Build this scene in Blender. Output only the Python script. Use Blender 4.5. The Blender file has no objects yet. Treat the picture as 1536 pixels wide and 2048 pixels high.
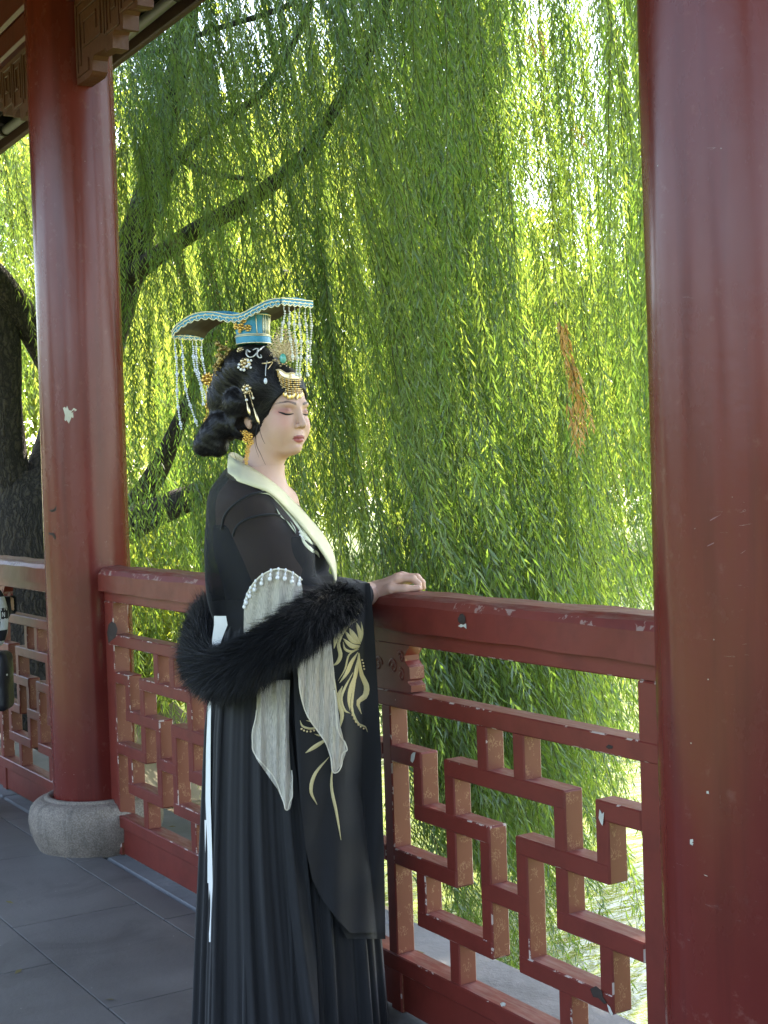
import bpy, math, random
import numpy as np
from mathutils import Vector, Matrix

R = math.radians
rng = np.random.default_rng(7)
random.seed(7)
scene = bpy.context.scene
COL = scene.collection

# ---------------------------------------------------------------- camera
F_PX, CX, CY = 2780.0, 768.0, 1024.0
YAW, PITCH, ROLL, CAM_H = 0.5555685, 0.01800342, -0.03219924, 1.30344
FW = np.array([-math.cos(YAW)*math.cos(PITCH), math.sin(YAW)*math.cos(PITCH), -math.sin(PITCH)])
_r = np.cross(FW, [0, 0, 1.0]); _r /= np.linalg.norm(_r)
_u = np.cross(_r, FW)
RT = math.cos(ROLL)*_r + math.sin(ROLL)*_u
UP = -math.sin(ROLL)*_r + math.cos(ROLL)*_u
CAM = np.array([0, 0, CAM_H])
cam_data = bpy.data.cameras.new('camera')
cam = bpy.data.objects.new('camera', cam_data)
COL.objects.link(cam)
cam.matrix_world = Matrix(((RT[0], UP[0], -FW[0], CAM[0]), (RT[1], UP[1], -FW[1], CAM[1]),
                           (RT[2], UP[2], -FW[2], CAM[2]), (0, 0, 0, 1)))
cam_data.sensor_fit = 'HORIZONTAL'
cam_data.sensor_width = 36.0
cam_data.lens = F_PX/1536.0*36.0
cam_data.clip_start = 0.05
cam_data.clip_end = 3000.0
scene.camera = cam

# ---------------------------------------------------------------- light
SUN_EL, SUN_AZ = R(57), R(-34)      # azimuth measured from +Y towards +X
world = bpy.data.worlds.new('World'); scene.world = world
world.use_nodes = True
wn = world.node_tree
for n in list(wn.nodes): wn.nodes.remove(n)
wo = wn.nodes.new('ShaderNodeOutputWorld'); wb = wn.nodes.new('ShaderNodeBackground')
sky = wn.nodes.new('ShaderNodeTexSky'); sky.sky_type = 'NISHITA'; sky.sun_disc = False
sky.sun_elevation = SUN_EL; sky.sun_rotation = SUN_AZ
sky.air_density = 1.0; sky.dust_density = 1.5; sky.ozone_density = 1.0
wb.inputs['Strength'].default_value = 0.15
wn.links.new(sky.outputs[0], wb.inputs['Color']); wn.links.new(wb.outputs[0], wo.inputs['Surface'])
sd = bpy.data.lights.new('sun', 'SUN'); sd.energy = 4.5; sd.angle = R(0.53); sd.color = (1.0, 0.95, 0.86)
sun = bpy.data.objects.new('sun', sd); COL.objects.link(sun)
_sdir = Vector((math.sin(SUN_AZ)*math.cos(SUN_EL), math.cos(SUN_AZ)*math.cos(SUN_EL), math.sin(SUN_EL)))
sun.rotation_euler = _sdir.to_track_quat('Z', 'Y').to_euler()
sun.location = _sdir*30
scene.view_settings.view_transform = 'Standard'
scene.view_settings.look = 'None'
scene.view_settings.exposure = 3.0
scene.view_settings.gamma = 1.0
scene.view_settings.use_white_balance = True
scene.view_settings.white_balance_temperature = 7250
scene.view_settings.white_balance_tint = 13
scene.view_settings.use_curve_mapping = False
scene.render.engine = 'CYCLES'
cy = scene.cycles
cy.use_denoising = True
cy.max_bounces = 7; cy.diffuse_bounces = 4; cy.glossy_bounces = 3
cy.transmission_bounces = 4; cy.transparent_max_bounces = 12
cy.sample_clamp_indirect = 6.0
cy.caustics_reflective = False; cy.caustics_refractive = False

# ---------------------------------------------------------------- helpers
def ray(u, v):
    u = np.asarray(u, float); v = np.asarray(v, float)
    return FW + RT*((u-CX)/F_PX)[..., None] - UP*((v-CY)/F_PX)[..., None]
def at_depth(u, v, d):
    return CAM + ray(u, v)*np.asarray(d, float)[..., None]
def on_plane(u, v, axis, val):
    q = ray(u, v); t = (val-CAM[axis])/q[..., axis]
    return CAM + q*t[..., None]
def project(P):
    q = np.asarray(P)-CAM; z = q@FW
    return CX+F_PX*(q@RT)/z, CY-F_PX*(q@UP)/z, z

def mesh_data(name, V, Fc, smooth=False, vattr=None, fattr=None, vcol=None):
    me = bpy.data.meshes.new(name)
    V = np.asarray(V, np.float32)
    if isinstance(Fc, np.ndarray):
        m, k = Fc.shape
        me.vertices.add(len(V)); me.vertices.foreach_set('co', V.ravel())
        me.loops.add(m*k); me.loops.foreach_set('vertex_index', Fc.astype(np.int32).ravel())
        me.polygons.add(m)
        me.polygons.foreach_set('loop_start', np.arange(0, m*k, k, dtype=np.int32))
        me.polygons.foreach_set('loop_total', np.full(m, k, np.int32))
    else:
        me.from_pydata(V.tolist(), [], Fc)
    for nme, arr in (vattr or {}).items():
        a = me.attributes.new(nme, 'FLOAT', 'POINT'); a.data.foreach_set('value', np.asarray(arr, np.float32).ravel())
    for nme, arr in (fattr or {}).items():
        a = me.attributes.new(nme, 'FLOAT', 'FACE'); a.data.foreach_set('value', np.asarray(arr, np.float32).ravel())
    for nme, arr in (vcol or {}).items():
        c = np.asarray(arr, np.float32)
        if c.shape[1] == 3: c = np.hstack([c, np.ones((len(c), 1), np.float32)])
        a = me.attributes.new(nme, 'FLOAT_COLOR', 'POINT'); a.data.foreach_set('color', c.ravel())
    me.update(calc_edges=True)
    if smooth:
        me.polygons.foreach_set('use_smooth', np.ones(len(me.polygons), bool))
    me.validate()
    return me

def link(name, data, parent=None, mat=None, loc=None):
    o = bpy.data.objects.new(name, data); COL.objects.link(o)
    if parent is not None: o.parent = parent
    if loc is not None: o.location = loc
    if mat is not None and data is not None and not data.materials:
        data.materials.append(mat)
    return o
def obj(name, V, Fc, mat, parent=None, smooth=False, loc=None, **kw):
    return link(name, mesh_data(name, V, Fc, smooth, **kw), parent, mat, loc)
def tag(o, label=None, cat=None, group=None, kind=None):
    if label: o['label'] = label
    if cat: o['category'] = cat
    if group: o['group'] = group
    if kind: o['kind'] = kind
    return o
def empty(name, loc=(0, 0, 0), rz=0.0):
    o = bpy.data.objects.new(name, None); COL.objects.link(o)
    o.location = loc; o.rotation_euler = (0, 0, rz); o.empty_display_size = 0.1
    return o

def cbox_vf(sx, sy, sz, b):
    """chamfered box centred on the origin; returns V, F, wear(face)"""
    hx, hy, hz = sx/2, sy/2, sz/2
    b = min(b, hx*.45, hy*.45, hz*.45)
    V = []; idx = {}
    for i in (-1, 1):
        for j in (-1, 1):
            for k in (-1, 1):
                for ax in range(3):
                    p = [i*(hx-b), j*(hy-b), k*(hz-b)]
                    p[ax] = (i*hx, j*hy, k*hz)[ax]
                    idx[(i, j, k, ax)] = len(V); V.append(p)
    Fs = []; W = []
    def addf(vs, w, nrm):
        a, bb, c = (np.array(V[vs[0]]), np.array(V[vs[1]]), np.array(V[vs[2]]))
        if np.dot(np.cross(bb-a, c-a), nrm) < 0: vs = vs[::-1]
        Fs.append(vs); W.append(w)
    for ax in range(3):
        o1, o2 = [a for a in range(3) if a != ax]
        for s in (-1, 1):
            q = []
            for s1, s2 in ((-1, -1), (1, -1), (1, 1), (-1, 1)):
                t = [0, 0, 0]; t[ax] = s; t[o1] = s1; t[o2] = s2
                q.append(idx[(t[0], t[1], t[2], ax)])
            n = np.zeros(3); n[ax] = s; addf(q, 0.0, n)
    for ax in range(3):
        o1, o2 = [a for a in range(3) if a != ax]
        for s1 in (-1, 1):
            for s2 in (-1, 1):
                t0 = [0, 0, 0]; t0[ax] = -1; t0[o1] = s1; t0[o2] = s2
                t1 = list(t0); t1[ax] = 1
                q = [idx[(*t0, o1)], idx[(*t1, o1)], idx[(*t1, o2)], idx[(*t0, o2)]]
                n = np.zeros(3); n[o1] = s1; n[o2] = s2; addf(q, 1.0, n)
    for i in (-1, 1):
        for j in (-1, 1):
            for k in (-1, 1):
                addf([idx[(i, j, k, a)] for a in range(3)], 1.0, np.array([i, j, k], float))
    return np.array(V), Fs, np.array(W)
_cache = {}
def cbox(name, x0, x1, y0, y1, z0, z1, mat, parent=None, b=0.003, origin=(0, 0, 0), rot=None):
    s = (round(x1-x0, 4), round(y1-y0, 4), round(z1-z0, 4)); key = (s, b, mat.name)
    if key not in _cache:
        V, Fs, W = cbox_vf(*s, b)
        me = mesh_data(name, V, Fs, fattr={'wear': W}); me.materials.append(mat)
        _cache[key] = me
    o = link(name, _cache[key], parent)
    o.location = ((x0+x1)/2-origin[0], (y0+y1)/2-origin[1], (z0+z1)/2-origin[2])
    if rot: o.rotation_euler = rot
    return o

def tube_vf(P, rad, n=8, cap=True, up=None):
    """swept tube along points P with radius per point"""
    P = np.asarray(P, float); m = len(P)
    rad = np.broadcast_to(np.asarray(rad, float), (m,))
    T = np.gradient(P, axis=0); T /= np.linalg.norm(T, axis=1)[:, None]+1e-12
    ref = np.array([0, 0, 1.0]) if up is None else np.asarray(up, float)
    if abs(T[0]@ref) > .95: ref = np.array([1.0, 0.1, 0])
    N = np.zeros_like(P); nrm = np.cross(np.cross(T[0], ref), T[0]); nrm /= np.linalg.norm(nrm)
    for i in range(m):
        nrm = nrm-T[i]*(nrm@T[i]); nrm /= np.linalg.norm(nrm)+1e-12; N[i] = nrm
    B = np.cross(T, N)
    a = np.linspace(0, 2*np.pi, n, endpoint=False)
    V = (P[:, None]+rad[:, None, None]*(np.cos(a)[None, :, None]*N[:, None]+np.sin(a)[None, :, None]*B[:, None])).reshape(-1, 3)
    Fs = []
    for i in range(m-1):
        for j in range(n):
            k = (j+1) % n
            Fs.append((i*n+j, i*n+k, (i+1)*n+k, (i+1)*n+j))
    if cap:
        Fs.append(tuple(range(n))[::-1]); Fs.append(tuple((m-1)*n+j for j in range(n)))
    return V, Fs
def merge(parts):
    V = []; Fs = []; k = 0
    for v, f in parts:
        V.append(np.asarray(v, float)); Fs += [tuple(int(i)+k for i in q) for q in f]; k += len(v)
    return np.vstack(V), Fs
def lathe_vf(prof, n=32, center=(0, 0, 0)):
    prof = np.asarray(prof, float); a = np.linspace(0, 2*np.pi, n, endpoint=False)
    V = np.stack([prof[:, 0][:, None]*np.cos(a), prof[:, 0][:, None]*np.sin(a), np.repeat(prof[:, 1][:, None], n, 1)], -1).reshape(-1, 3)+np.array(center)
    Fs = [(i*n+j, i*n+(j+1) % n, (i+1)*n+(j+1) % n, (i+1)*n+j) for i in range(len(prof)-1) for j in range(n)]
    return V, Fs
def prism_vf(poly, y0, y1):
    """polygon in (x, z), extruded from y0 to y1"""
    n = len(poly)
    V = [(x, y0, z) for x, z in poly]+[(x, y1, z) for x, z in poly]
    Fs = [tuple(range(n)), tuple(range(2*n-1, n-1, -1))]
    Fs += [(i, i+n, (i+1) % n+n, (i+1) % n) for i in range(n)]
    return np.array(V, float), Fs
def smooth_noise(P, scale, seed, octaves=3):
    """cheap smooth pseudo-noise from summed sines, about -1..1"""
    g = np.random.default_rng(seed); P = np.asarray(P)*scale; out = np.zeros(P.shape[:-1]); amp = 1; tot = 0
    for o in range(octaves):
        for k in range(4):
            d = g.normal(size=3); d /= np.linalg.norm(d)
            out += amp*np.sin(P@(d*(1.0+g.random()*.8))*2*np.pi+g.random()*6.28)/4*1.6
        tot += amp; amp *= .5; P = P*2.03
    return out/tot
def spline(P, n):
    """Catmull-Rom through points, resampled to n points"""
    P = np.asarray(P, float); Q = np.vstack([2*P[0]-P[1], P, 2*P[-1]-P[-2]])
    seg = len(P)-1; t = np.linspace(0, seg, n); i = np.minimum(t.astype(int), seg-1); s = (t-i)[:, None]
    a, b, c, d = Q[i], Q[i+1], Q[i+2], Q[i+3]
    return .5*(2*b+(c-a)*s+(2*a-5*b+4*c-d)*s**2+(3*b-a-3*c+d)*s**3)

# ---------------------------------------------------------------- materials
class NM:
    def __init__(self, name):
        self.m = bpy.data.materials.new(name); self.m.use_nodes = True
        self.t = self.m.node_tree
        for n in list(self.t.nodes): self.t.nodes.remove(n)
        self.out = self.t.nodes.new('ShaderNodeOutputMaterial')
    def n(self, typ, inp=None, **props):
        nd = self.t.nodes.new('ShaderNode'+typ)
        for k, v in props.items(): setattr(nd, k, v)
        for k, v in (inp or {}).items():
            s = nd.inputs[k]
            if hasattr(v, 'is_linked') or isinstance(v, bpy.types.NodeSocket): self.t.links.new(v, s)
            else: s.default_value = v
        return nd
    def coord(self, which='Object'): return self.n('TexCoord').outputs[which]
    def mapping(self, vec, scale=(1, 1, 1), loc=(0, 0, 0)):
        return self.n('Mapping', {'Vector': vec, 'Scale': scale, 'Location': loc}).outputs[0]
    def noise(self, vec, scale, detail=4, rough=.55, out=0, dist=0):
        return self.n('TexNoise', {'Vector': vec, 'Scale': scale, 'Detail': detail, 'Roughness': rough, 'Distortion': dist}).outputs[out]
    def ramp(self, fac, stops, interp='LINEAR'):
        r = self.n('ValToRGB', {'Fac': fac}); cr = r.color_ramp; cr.interpolation = interp
        while len(cr.elements) < len(stops): cr.elements.new(.5)
        for e, (p, c) in zip(cr.elements, stops):
            e.position = p; e.color = (*c, 1) if len(c) == 3 else c
        return r.outputs[0]
    def mix(self, fac, a, b, mode='MIX'):
        nd = self.n('Mix', data_type='RGBA', blend_type=mode)
        for i, v in ((0, fac), (6, a), (7, b)):
            if isinstance(v, bpy.types.NodeSocket): self.t.links.new(v, nd.inputs[i])
            else: nd.inputs[i].default_value = (*v, 1) if isinstance(v, tuple) and len(v) == 3 else v
        return nd.outputs[2]
    def math(self, op, a, b=0.0, c=None, clamp=False):
        nd = self.n('Math', operation=op, use_clamp=clamp)
        for i, v in enumerate((a, b) if c is None else (a, b, c)):
            if isinstance(v, bpy.types.NodeSocket): self.t.links.new(v, nd.inputs[i])
            else: nd.inputs[i].default_value = v
        return nd.outputs[0]
    def attr(self, name, out='Fac'): return self.n('Attribute', attribute_name=name).outputs[out]
    def bump(self, h, strength=.3, dist=.01, normal=None):
        d = {'Height': h, 'Strength': strength, 'Distance': dist}
        if normal is not None: d['Normal'] = normal
        return self.n('Bump', d).outputs[0]
    def principled(self, **kw):
        names = {'color': 'Base Color', 'rough': 'Roughness', 'metal': 'Metallic', 'normal': 'Normal', 'coat': 'Coat Weight',
                 'coat_rough': 'Coat Roughness', 'spec': 'Specular IOR Level', 'sheen': 'Sheen Weight', 'sss': 'Subsurface Weight',
                 'sss_radius': 'Subsurface Radius', 'sss_scale': 'Subsurface Scale', 'sheen_rough': 'Sheen Roughness', 'alpha': 'Alpha', 'coat_normal': 'Coat Normal',
                 'sheen_tint': 'Sheen Tint', 'ior': 'IOR', 'aniso': 'Anisotropic'}
        d = {}
        for k, v in kw.items():
            if isinstance(v, tuple) and len(v) == 3 and k in ('color', 'sheen_tint'): v = (*v, 1)
            d[names[k]] = v
        return self.n('BsdfPrincipled', d).outputs[0]
    def done(self, sh):
        self.t.links.new(sh, self.out.inputs['Surface']); return self.m

def wood_paint(name, base, base2, side):
    """aged oil paint on timber: chips along arrises, fine crackle, weathered top faces"""
    b = NM(name); geo = b.n('NewGeometry'); pos = geo.outputs['Position']; nrm = geo.outputs['Normal']
    sx = b.n('SeparateXYZ', {'Vector': nrm})
    n1 = b.noise(pos, 3.0, 5); col = b.mix(b.ramp(n1, [(.35, (0, 0, 0)), (.7, (1, 1, 1))]), base, base2)
    grime = b.noise(pos, 14, 6, .65); col = b.mix(b.ramp(grime, [(.45, (0, 0, 0)), (.75, (.5, .5, .5))]), col, (base[0]*.55, base[1]*.6, base[2]*.6))
    # crackled end/side faces
    fx = b.math('GREATER_THAN', b.math('ABSOLUTE', sx.outputs[0]), .8)
    vo = b.n('TexVoronoi', {'Vector': b.n('VectorMath', {0: b.mapping(pos, (1, 1, .5)), 1: b.n('VectorMath', {0: b.noise(pos, 45, 3, .6, out=1), 'Scale': .02}, operation='SCALE').outputs[0]}, operation='ADD').outputs[0], 'Scale': 150.0, 'Randomness': 1.0}, feature='DISTANCE_TO_EDGE').outputs[0]
    wob = b.noise(pos, 30, 3)
    crack = b.math('MULTIPLY', b.math('LESS_THAN', vo, .055), b.math('GREATER_THAN', wob, .55))
    sidec = b.mix(b.math('MULTIPLY', crack, .6), side, (.33, .17, .09))
    col = b.mix(fx, col, sidec)
    # dust and bleaching on upward faces
    fz = b.math('GREATER_THAN', sx.outputs[2], .8)
    dust = b.ramp(b.noise(b.mapping(pos, (2, 14, 14)), 6, 6, .7), [(.42, (0, 0, 0)), (.7, (1, 1, 1))])
    col = b.mix(b.math('MULTIPLY', fz, b.math('MULTIPLY', dust, .5)), col, (.27, .2, .17))
    # chips
    wear = b.attr('wear'); ch = b.noise(pos, 38, 4, .6)
    chip = b.math('ADD', b.math('MULTIPLY', b.math('MULTIPLY', wear, b.math('GREATER_THAN', b.noise(pos, 4.2, 3), .50)), b.math('GREATER_THAN', ch, .55)), b.math('GREATER_THAN', b.noise(pos, 22, 3, .5), .775), clamp=True)
    chipc = b.mix(b.noise(pos, 60, 2), (.40, .29, .22), (.62, .55, .5))
    col = b.mix(b.math('MULTIPLY', chip, .85), col, chipc)
    h = b.math('ADD', b.math('MULTIPLY', b.noise(b.mapping(pos, (3, 8, 8)), 9, 5), .6), b.math('MULTIPLY', b.math('ADD', chip, b.math('MULTIPLY', crack, fx)), -.35))
    rough = b.math('ADD', .38, b.math('MULTIPLY', b.math('ADD', b.math('MULTIPLY', fz, .2), b.math('ADD', chip, b.math('MULTIPLY', grime, .22))), .5), clamp=True)
    return b.done(b.principled(color=col, rough=rough, normal=b.bump(h, .22, .002), spec=.38))

def lacquer(name, c1, c2, rough=.2):
    b = NM(name); o = b.coord(); pos = b.n('NewGeometry').outputs['Position']
    n1 = b.noise(b.mapping(pos, (1, 1, .35)), 4, 5)
    col = b.mix(b.ramp(n1, [(.3, (0, 0, 0)), (.72, (1, 1, 1))]), c1, c2)
    # scuffs
    sc = b.noise(b.mapping(pos, (1, 1, 1)), 26, 6, .7); col = b.mix(b.ramp(sc, [(.60, (0, 0, 0)), (.8, (.35, .35, .35))]), col, (.32, .16, .13))
    w = b.n('TexNoise', {'Vector': b.mapping(pos, (5, 5, 34)), 'Scale': 3.0, 'Detail': 5.0, 'Distortion': 2.2}).outputs[0]
    scr = b.ramp(w, [(.705, (0, 0, 0)), (.715, (1, 1, 1)), (.722, (0, 0, 0))]); scrm = b.math('MULTIPLY', scr, b.math('GREATER_THAN', b.noise(pos, 3.2, 2), .56))
    col = b.mix(b.math('MULTIPLY', scrm, .5), col, (.6, .5, .46))
    spk = b.n('TexVoronoi', {'Vector': pos, 'Scale': 26.0}).outputs['Distance']
    col = b.mix(b.math('MULTIPLY', b.math('LESS_THAN', spk, b.math('MULTIPLY', b.math('GREATER_THAN', b.noise(pos, 2.3, 2), .52), .035)), .6), col, (.62, .55, .5))
    drip = b.ramp(b.noise(b.mapping(pos, (11, 11, .5)), 2.0, 5, .65), [(.50, (0, 0, 0)), (.75, (.55, .55, .55))]); col = b.mix(drip, col, (c1[0]*.5, c1[1]*.55, c1[2]*.6))
    rg = b.math('ADD', rough, b.math('MULTIPLY', b.noise(b.mapping(pos, (1, 1, .5)), 9, 6, .65), .20))
    h = b.math('ADD', b.math('ADD', b.noise(b.mapping(pos, (1, 1, .28)), 5, 3), b.math('MULTIPLY', b.noise(pos, 45, 3), .10)), b.math('MULTIPLY', b.noise(b.mapping(pos, (60, 60, 2)), 2, 3), .02))
    return b.done(b.principled(color=col, rough=rg, normal=b.bump(h, .25, .010), spec=.36))

def plain(name, color, rough=.6, metal=0.0, var=.0, bump=0.0, bscale=60, **kw):
    b = NM(name); pos = b.coord()
    col = color
    if var:
        n = b.noise(pos, bscale*.3, 5); col = b.mix(n, tuple(c*(1-var) for c in color), tuple(min(1, c*(1+var)) for c in color))
    d = dict(color=col, rough=rough, metal=metal, **kw)
    if bump: d['normal'] = b.bump(b.noise(pos, bscale, 5), bump, .005)
    return b.done(b.principled(**d))

RED = wood_paint('aged_red_paint', (.150, .022, .015), (.180, .029, .020), (.165, .044, .024))
COLRED = lacquer('red_column_lacquer', (.115, .0150, .0115), (.148, .0215, .0165), .16)
BEAMRED = lacquer('dark_beam_lacquer', (.10, .018, .016), (.13, .022, .018), .3)
BROWNCARVE = plain('brown_carved_wood', (.088, .024, .015), .5, var=.35, bump=.5, bscale=40)
DARKWOOD = plain('dark_soffit_wood', (.022, .014, .012), .8, var=.4, bump=.4)
FASCIA = plain('brown_fascia_paint', (.075, .028, .02), .6, var=.4, bump=.4)
PIPEMAT = plain('grey_conduit_plastic', (.25, .235, .23), .5, var=.15)
CHIP = plain('pale_primer', (.5, .48, .42), .9, var=.3, bump=.4)
CHIPDARK = plain('bare_dark_wood', (.035, .022, .016), .9, var=.4, bump=.5)

# ================================================================ the setting
def stone_mat(name, c1, c2, rough, scale=6, bump=.35):
    b = NM(name); pos = b.n('NewGeometry').outputs['Position']
    n = b.noise(pos, scale, 7, .65); n2 = b.noise(pos, scale*.22, 4)
    col = b.mix(b.ramp(n, [(.3, (0, 0, 0)), (.75, (1, 1, 1))]), c1, c2)
    col = b.mix(b.ramp(n2, [(.38, (0, 0, 0)), (.72, (.75, .75, .75))]), col, tuple(min(1, c*1.5) for c in c2))
    n4 = b.noise(pos, scale*.55, 5, .7, dist=.8); col = b.mix(b.ramp(n4, [(.52, (0, 0, 0)), (.78, (.55, .55, .55))]), col, tuple(c*.5 for c in c1))
    sp = b.n('TexVoronoi', {'Vector': pos, 'Scale': 18.0}).outputs['Distance']
    col = b.mix(b.math('MULTIPLY', b.math('LESS_THAN', sp, .035), .5), col, (.5, .48, .45))
    rg = b.math('ADD', rough-.12, b.math('MULTIPLY', n, .3))
    h = b.math('ADD', n, b.math('MULTIPLY', b.noise(pos, 70, 5, .7), .35))
    return b.done(b.principled(color=col, rough=rg, normal=b.bump(h, bump, .008)))
SLATE = stone_mat('dark_slate', (.080, .074, .069), (.128, .119, .110), .62, 5)
LEDGE = stone_mat('pale_ledge_stone', (.12, .126, .127), (.175, .182, .181), .8, 9, .5)
DRUM = None
def granite():
    b = NM('granite_drum'); pos = b.n('NewGeometry').outputs['Position']
    n = b.noise(pos, 7, 6, .65); sp = b.noise(pos, 190, 3, .7)
    col = b.mix(b.ramp(n, [(.3, (0, 0, 0)), (.72, (1, 1, 1))]), (.18, .142, .108), (.31, .25, .195))
    col = b.mix(b.ramp(sp, [(.38, (0, 0, 0)), (.62, (1, 1, 1))]), b.mix(.38, col, (.03, .025, .02)), b.mix(.15, col, (.55, .5, .45)))
    streak = b.ramp(b.noise(b.mapping(pos, (9, 9, 1.6)), 2.4, 5, .7), [(.52, (0, 0, 0)), (.72, (.75, .75, .75))])
    col = b.mix(streak, col, (.045, .038, .034))
    return b.done(b.principled(color=col, rough=.8, normal=b.bump(b.math('ADD', sp, n), .5, .006)))
DRUM = granite()
SOIL = stone_mat('bank_soil', (.05, .04, .026), (.09, .075, .045), .9, 3, .8)
GROUT = plain('grout', (.055, .052, .05), .9, var=.3)

WATER_Z = -1.15
def water_mat():
    b = NM('green_pond_water'); pos = b.n('NewGeometry').outputs['Position']
    w = b.noise(b.mapping(pos, (1.0, 1.0, 1)), 1.7, 5, .55, dist=.6)
    w2 = b.noise(b.mapping(pos, (2.2, .8, 1)), 5.0, 3, .5)
    h = b.math('ADD', w, b.math('MULTIPLY', w2, .35))
    col = b.mix(b.noise(pos, .35, 4), (.080, .105, .028), (.115, .145, .042))
    return b.done(b.principled(color=col, rough=.12, ior=1.33, normal=b.bump(h, .45, .09)))
def sheet(name, x0, x1, y0, y1, z, mat):
    o = obj(name, [(x0, y0, z), (x1, y0, z), (x1, y1, z), (x0, y1, z)], [(0, 1, 2, 3)], mat)
    o['kind'] = 'structure'; return o
sheet('water', -900, 900, -900, 900, WATER_Z, water_mat())

# corridor floor: a slab with stone pavers laid in courses along the railing
FY0, FY1 = -1.3, 1.74
floor = obj('floor', *prism_vf([(-14, -.35), (4, -.35), (4, -.018), (-14, -.018)], FY0, FY1), GROUT)
floor['kind'] = 'structure'
courses = [(-1.3, -.42), (-.42, .38), (.38, .81), (.81, 1.222), (1.222, 1.628), (1.628, 1.74)]
offs = [0, .62, .31, .20, -.19, .02]
for (ya, yb), of in zip(courses, offs):
    L = .81; x = -4.0+of
    xs = np.arange(x-L*12, 4.0, L)
    for xa in xs:
        if xa < -13.9 or xa+L > 3.9: continue
        g = .0025
        cbox('paving_slab', xa+g, xa+L-g, ya+g, yb-g, -.03, 0.0+random.uniform(-.0008, .0008), SLATE, floor, b=.0012)
ledge = obj('stone_ledge', *prism_vf([(-14, -.5), (4, -.5), (4, -.02), (-14, -.02)], 1.745, 2.21), LEDGE)
ledge['kind'] = 'structure'
for k, xa in enumerate(np.arange(-13.7, 3.5, 1.27)):
    cbox('ledge_slab', xa+.003, xa+1.264, 1.748, 2.24, -.12, random.uniform(-.003, 0), LEDGE, ledge, b=.012)
# retaining wall face down to the water
rw = obj('retaining_wall', *prism_vf([(-14, WATER_Z-.5), (4, WATER_Z-.5), (4, -.5), (-14, -.5)], 1.80, 2.12), LEDGE)
tag(rw, 'grey stone retaining wall under the ledge outside the railing', 'wall')

# earth bank under the willow (left of the picture, outside the corridor)
def bank():
    nx, ny = 60, 40
    xs = np.linspace(-30, -3.2, nx); ys = np.linspace(2.18, 12.0, ny)
    X, Y = np.meshgrid(xs, ys, indexing='ij')
    edge = 4.9-.55*(X+12)*.35+.5*np.sin(X*.9)
    e = np.clip((edge-Y)/1.6+.5, 0, 1)*np.clip((-4.6-X)/2.4, 0, 1)
    e = e*e*(3-2*e)
    Z = WATER_Z-.25+e*1.0+.05*smooth_noise(np.stack([X, Y, X*0], -1), .5, 3)
    V = np.stack([X, Y, Z], -1).reshape(-1, 3)
    i, j = np.meshgrid(np.arange(nx-1), np.arange(ny-1), indexing='ij'); a = (i*ny+j).ravel()
    Fq = np.stack([a, a+ny, a+ny+1, a+1], 1)
    o = obj('earth_bank', V, Fq, SOIL, smooth=True); o['kind'] = 'structure'
bank()
# far shore
def shore():
    nx, ny = 150, 12
    a = np.linspace(R(0), R(360), nx); rr = np.linspace(30, 90, ny)
    A, RR = np.meshgrid(a, rr, indexing='ij')
    wob = 2.2*np.sin(A*7)+1.2*np.sin(A*17)
    X = np.cos(A)*(RR+wob); Y = np.sin(A)*(RR+wob)
    Z = WATER_Z-.4+np.clip((RR-30)/6, 0, 1)*1.1
    V = np.stack([X, Y, Z], -1).reshape(-1, 3)
    i, j = np.meshgrid(np.arange(nx-1), np.arange(ny-1), indexing='ij'); q = (i*ny+j).ravel()
    o = obj('far_bank', V, np.stack([q, q+ny, q+ny+1, q+1], 1), stone_mat('far_grass', (.05, .075, .02), (.08, .11, .03), .9, 2), smooth=True)
    o['kind'] = 'structure'
shore()

# ---------------------------------------------------------------- columns
CY_COL, CR = 1.80, .1555
def column(x, with_detail, label):
    e = empty('timber_column', (x, CY_COL, 0)); tag(e, label, 'column', 'red columns of the corridor')
    n, m = 96, 70
    zs = np.linspace(.165, 3.52, m); a = np.linspace(0, 2*np.pi, n, endpoint=False)
    A, Z = np.meshgrid(a, zs)
    P = np.stack([np.cos(A), np.sin(A), Z], -1)
    rad = CR+.0022*smooth_noise(P*np.array([1, 1, .5]), .9, int(abs(x*10)), 2)+.0010*smooth_noise(P*np.array([1.6, 1.6, .25]), 1.4, 5, 2)
    rad *= 1+.012*np.clip((1.5-Z)/1.5, 0, 1)
    V = np.stack([rad*np.cos(A), rad*np.sin(A), Z], -1).reshape(-1, 3)
    Fs = [(i*n+j, i*n+(j+1) % n, (i+1)*n+(j+1) % n, (i+1)*n+j) for i in range(m-1) for j in range(n)]
    obj('shaft', V, Fs, COLRED, e, smooth=True)
    prof = [(.158, .186), (.172, .194), (.184, .192), (.190, .184), (.204, .182), (.224, .172), (.240, .152), (.2480, .122), (.248, .092), (.241, .058), (.230, .028), (.219, .006), (.214, -.005)]
    pr = spline(prof, 40); V, Fs = lathe_vf(pr, 72)
    V[:, :2] *= (1+.010*smooth_noise(V, 6, 9, 3))[:, None]
    obj('stone_base', V, Fs, DRUM, e, smooth=True)
    return e
colL = column(-5.018, True, 'glossy red column standing on a round stone drum base at the corner of the railing')
colR = column(-1.72, True, 'dark glossy red column beside the end of the railing, with scratches across it')
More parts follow.
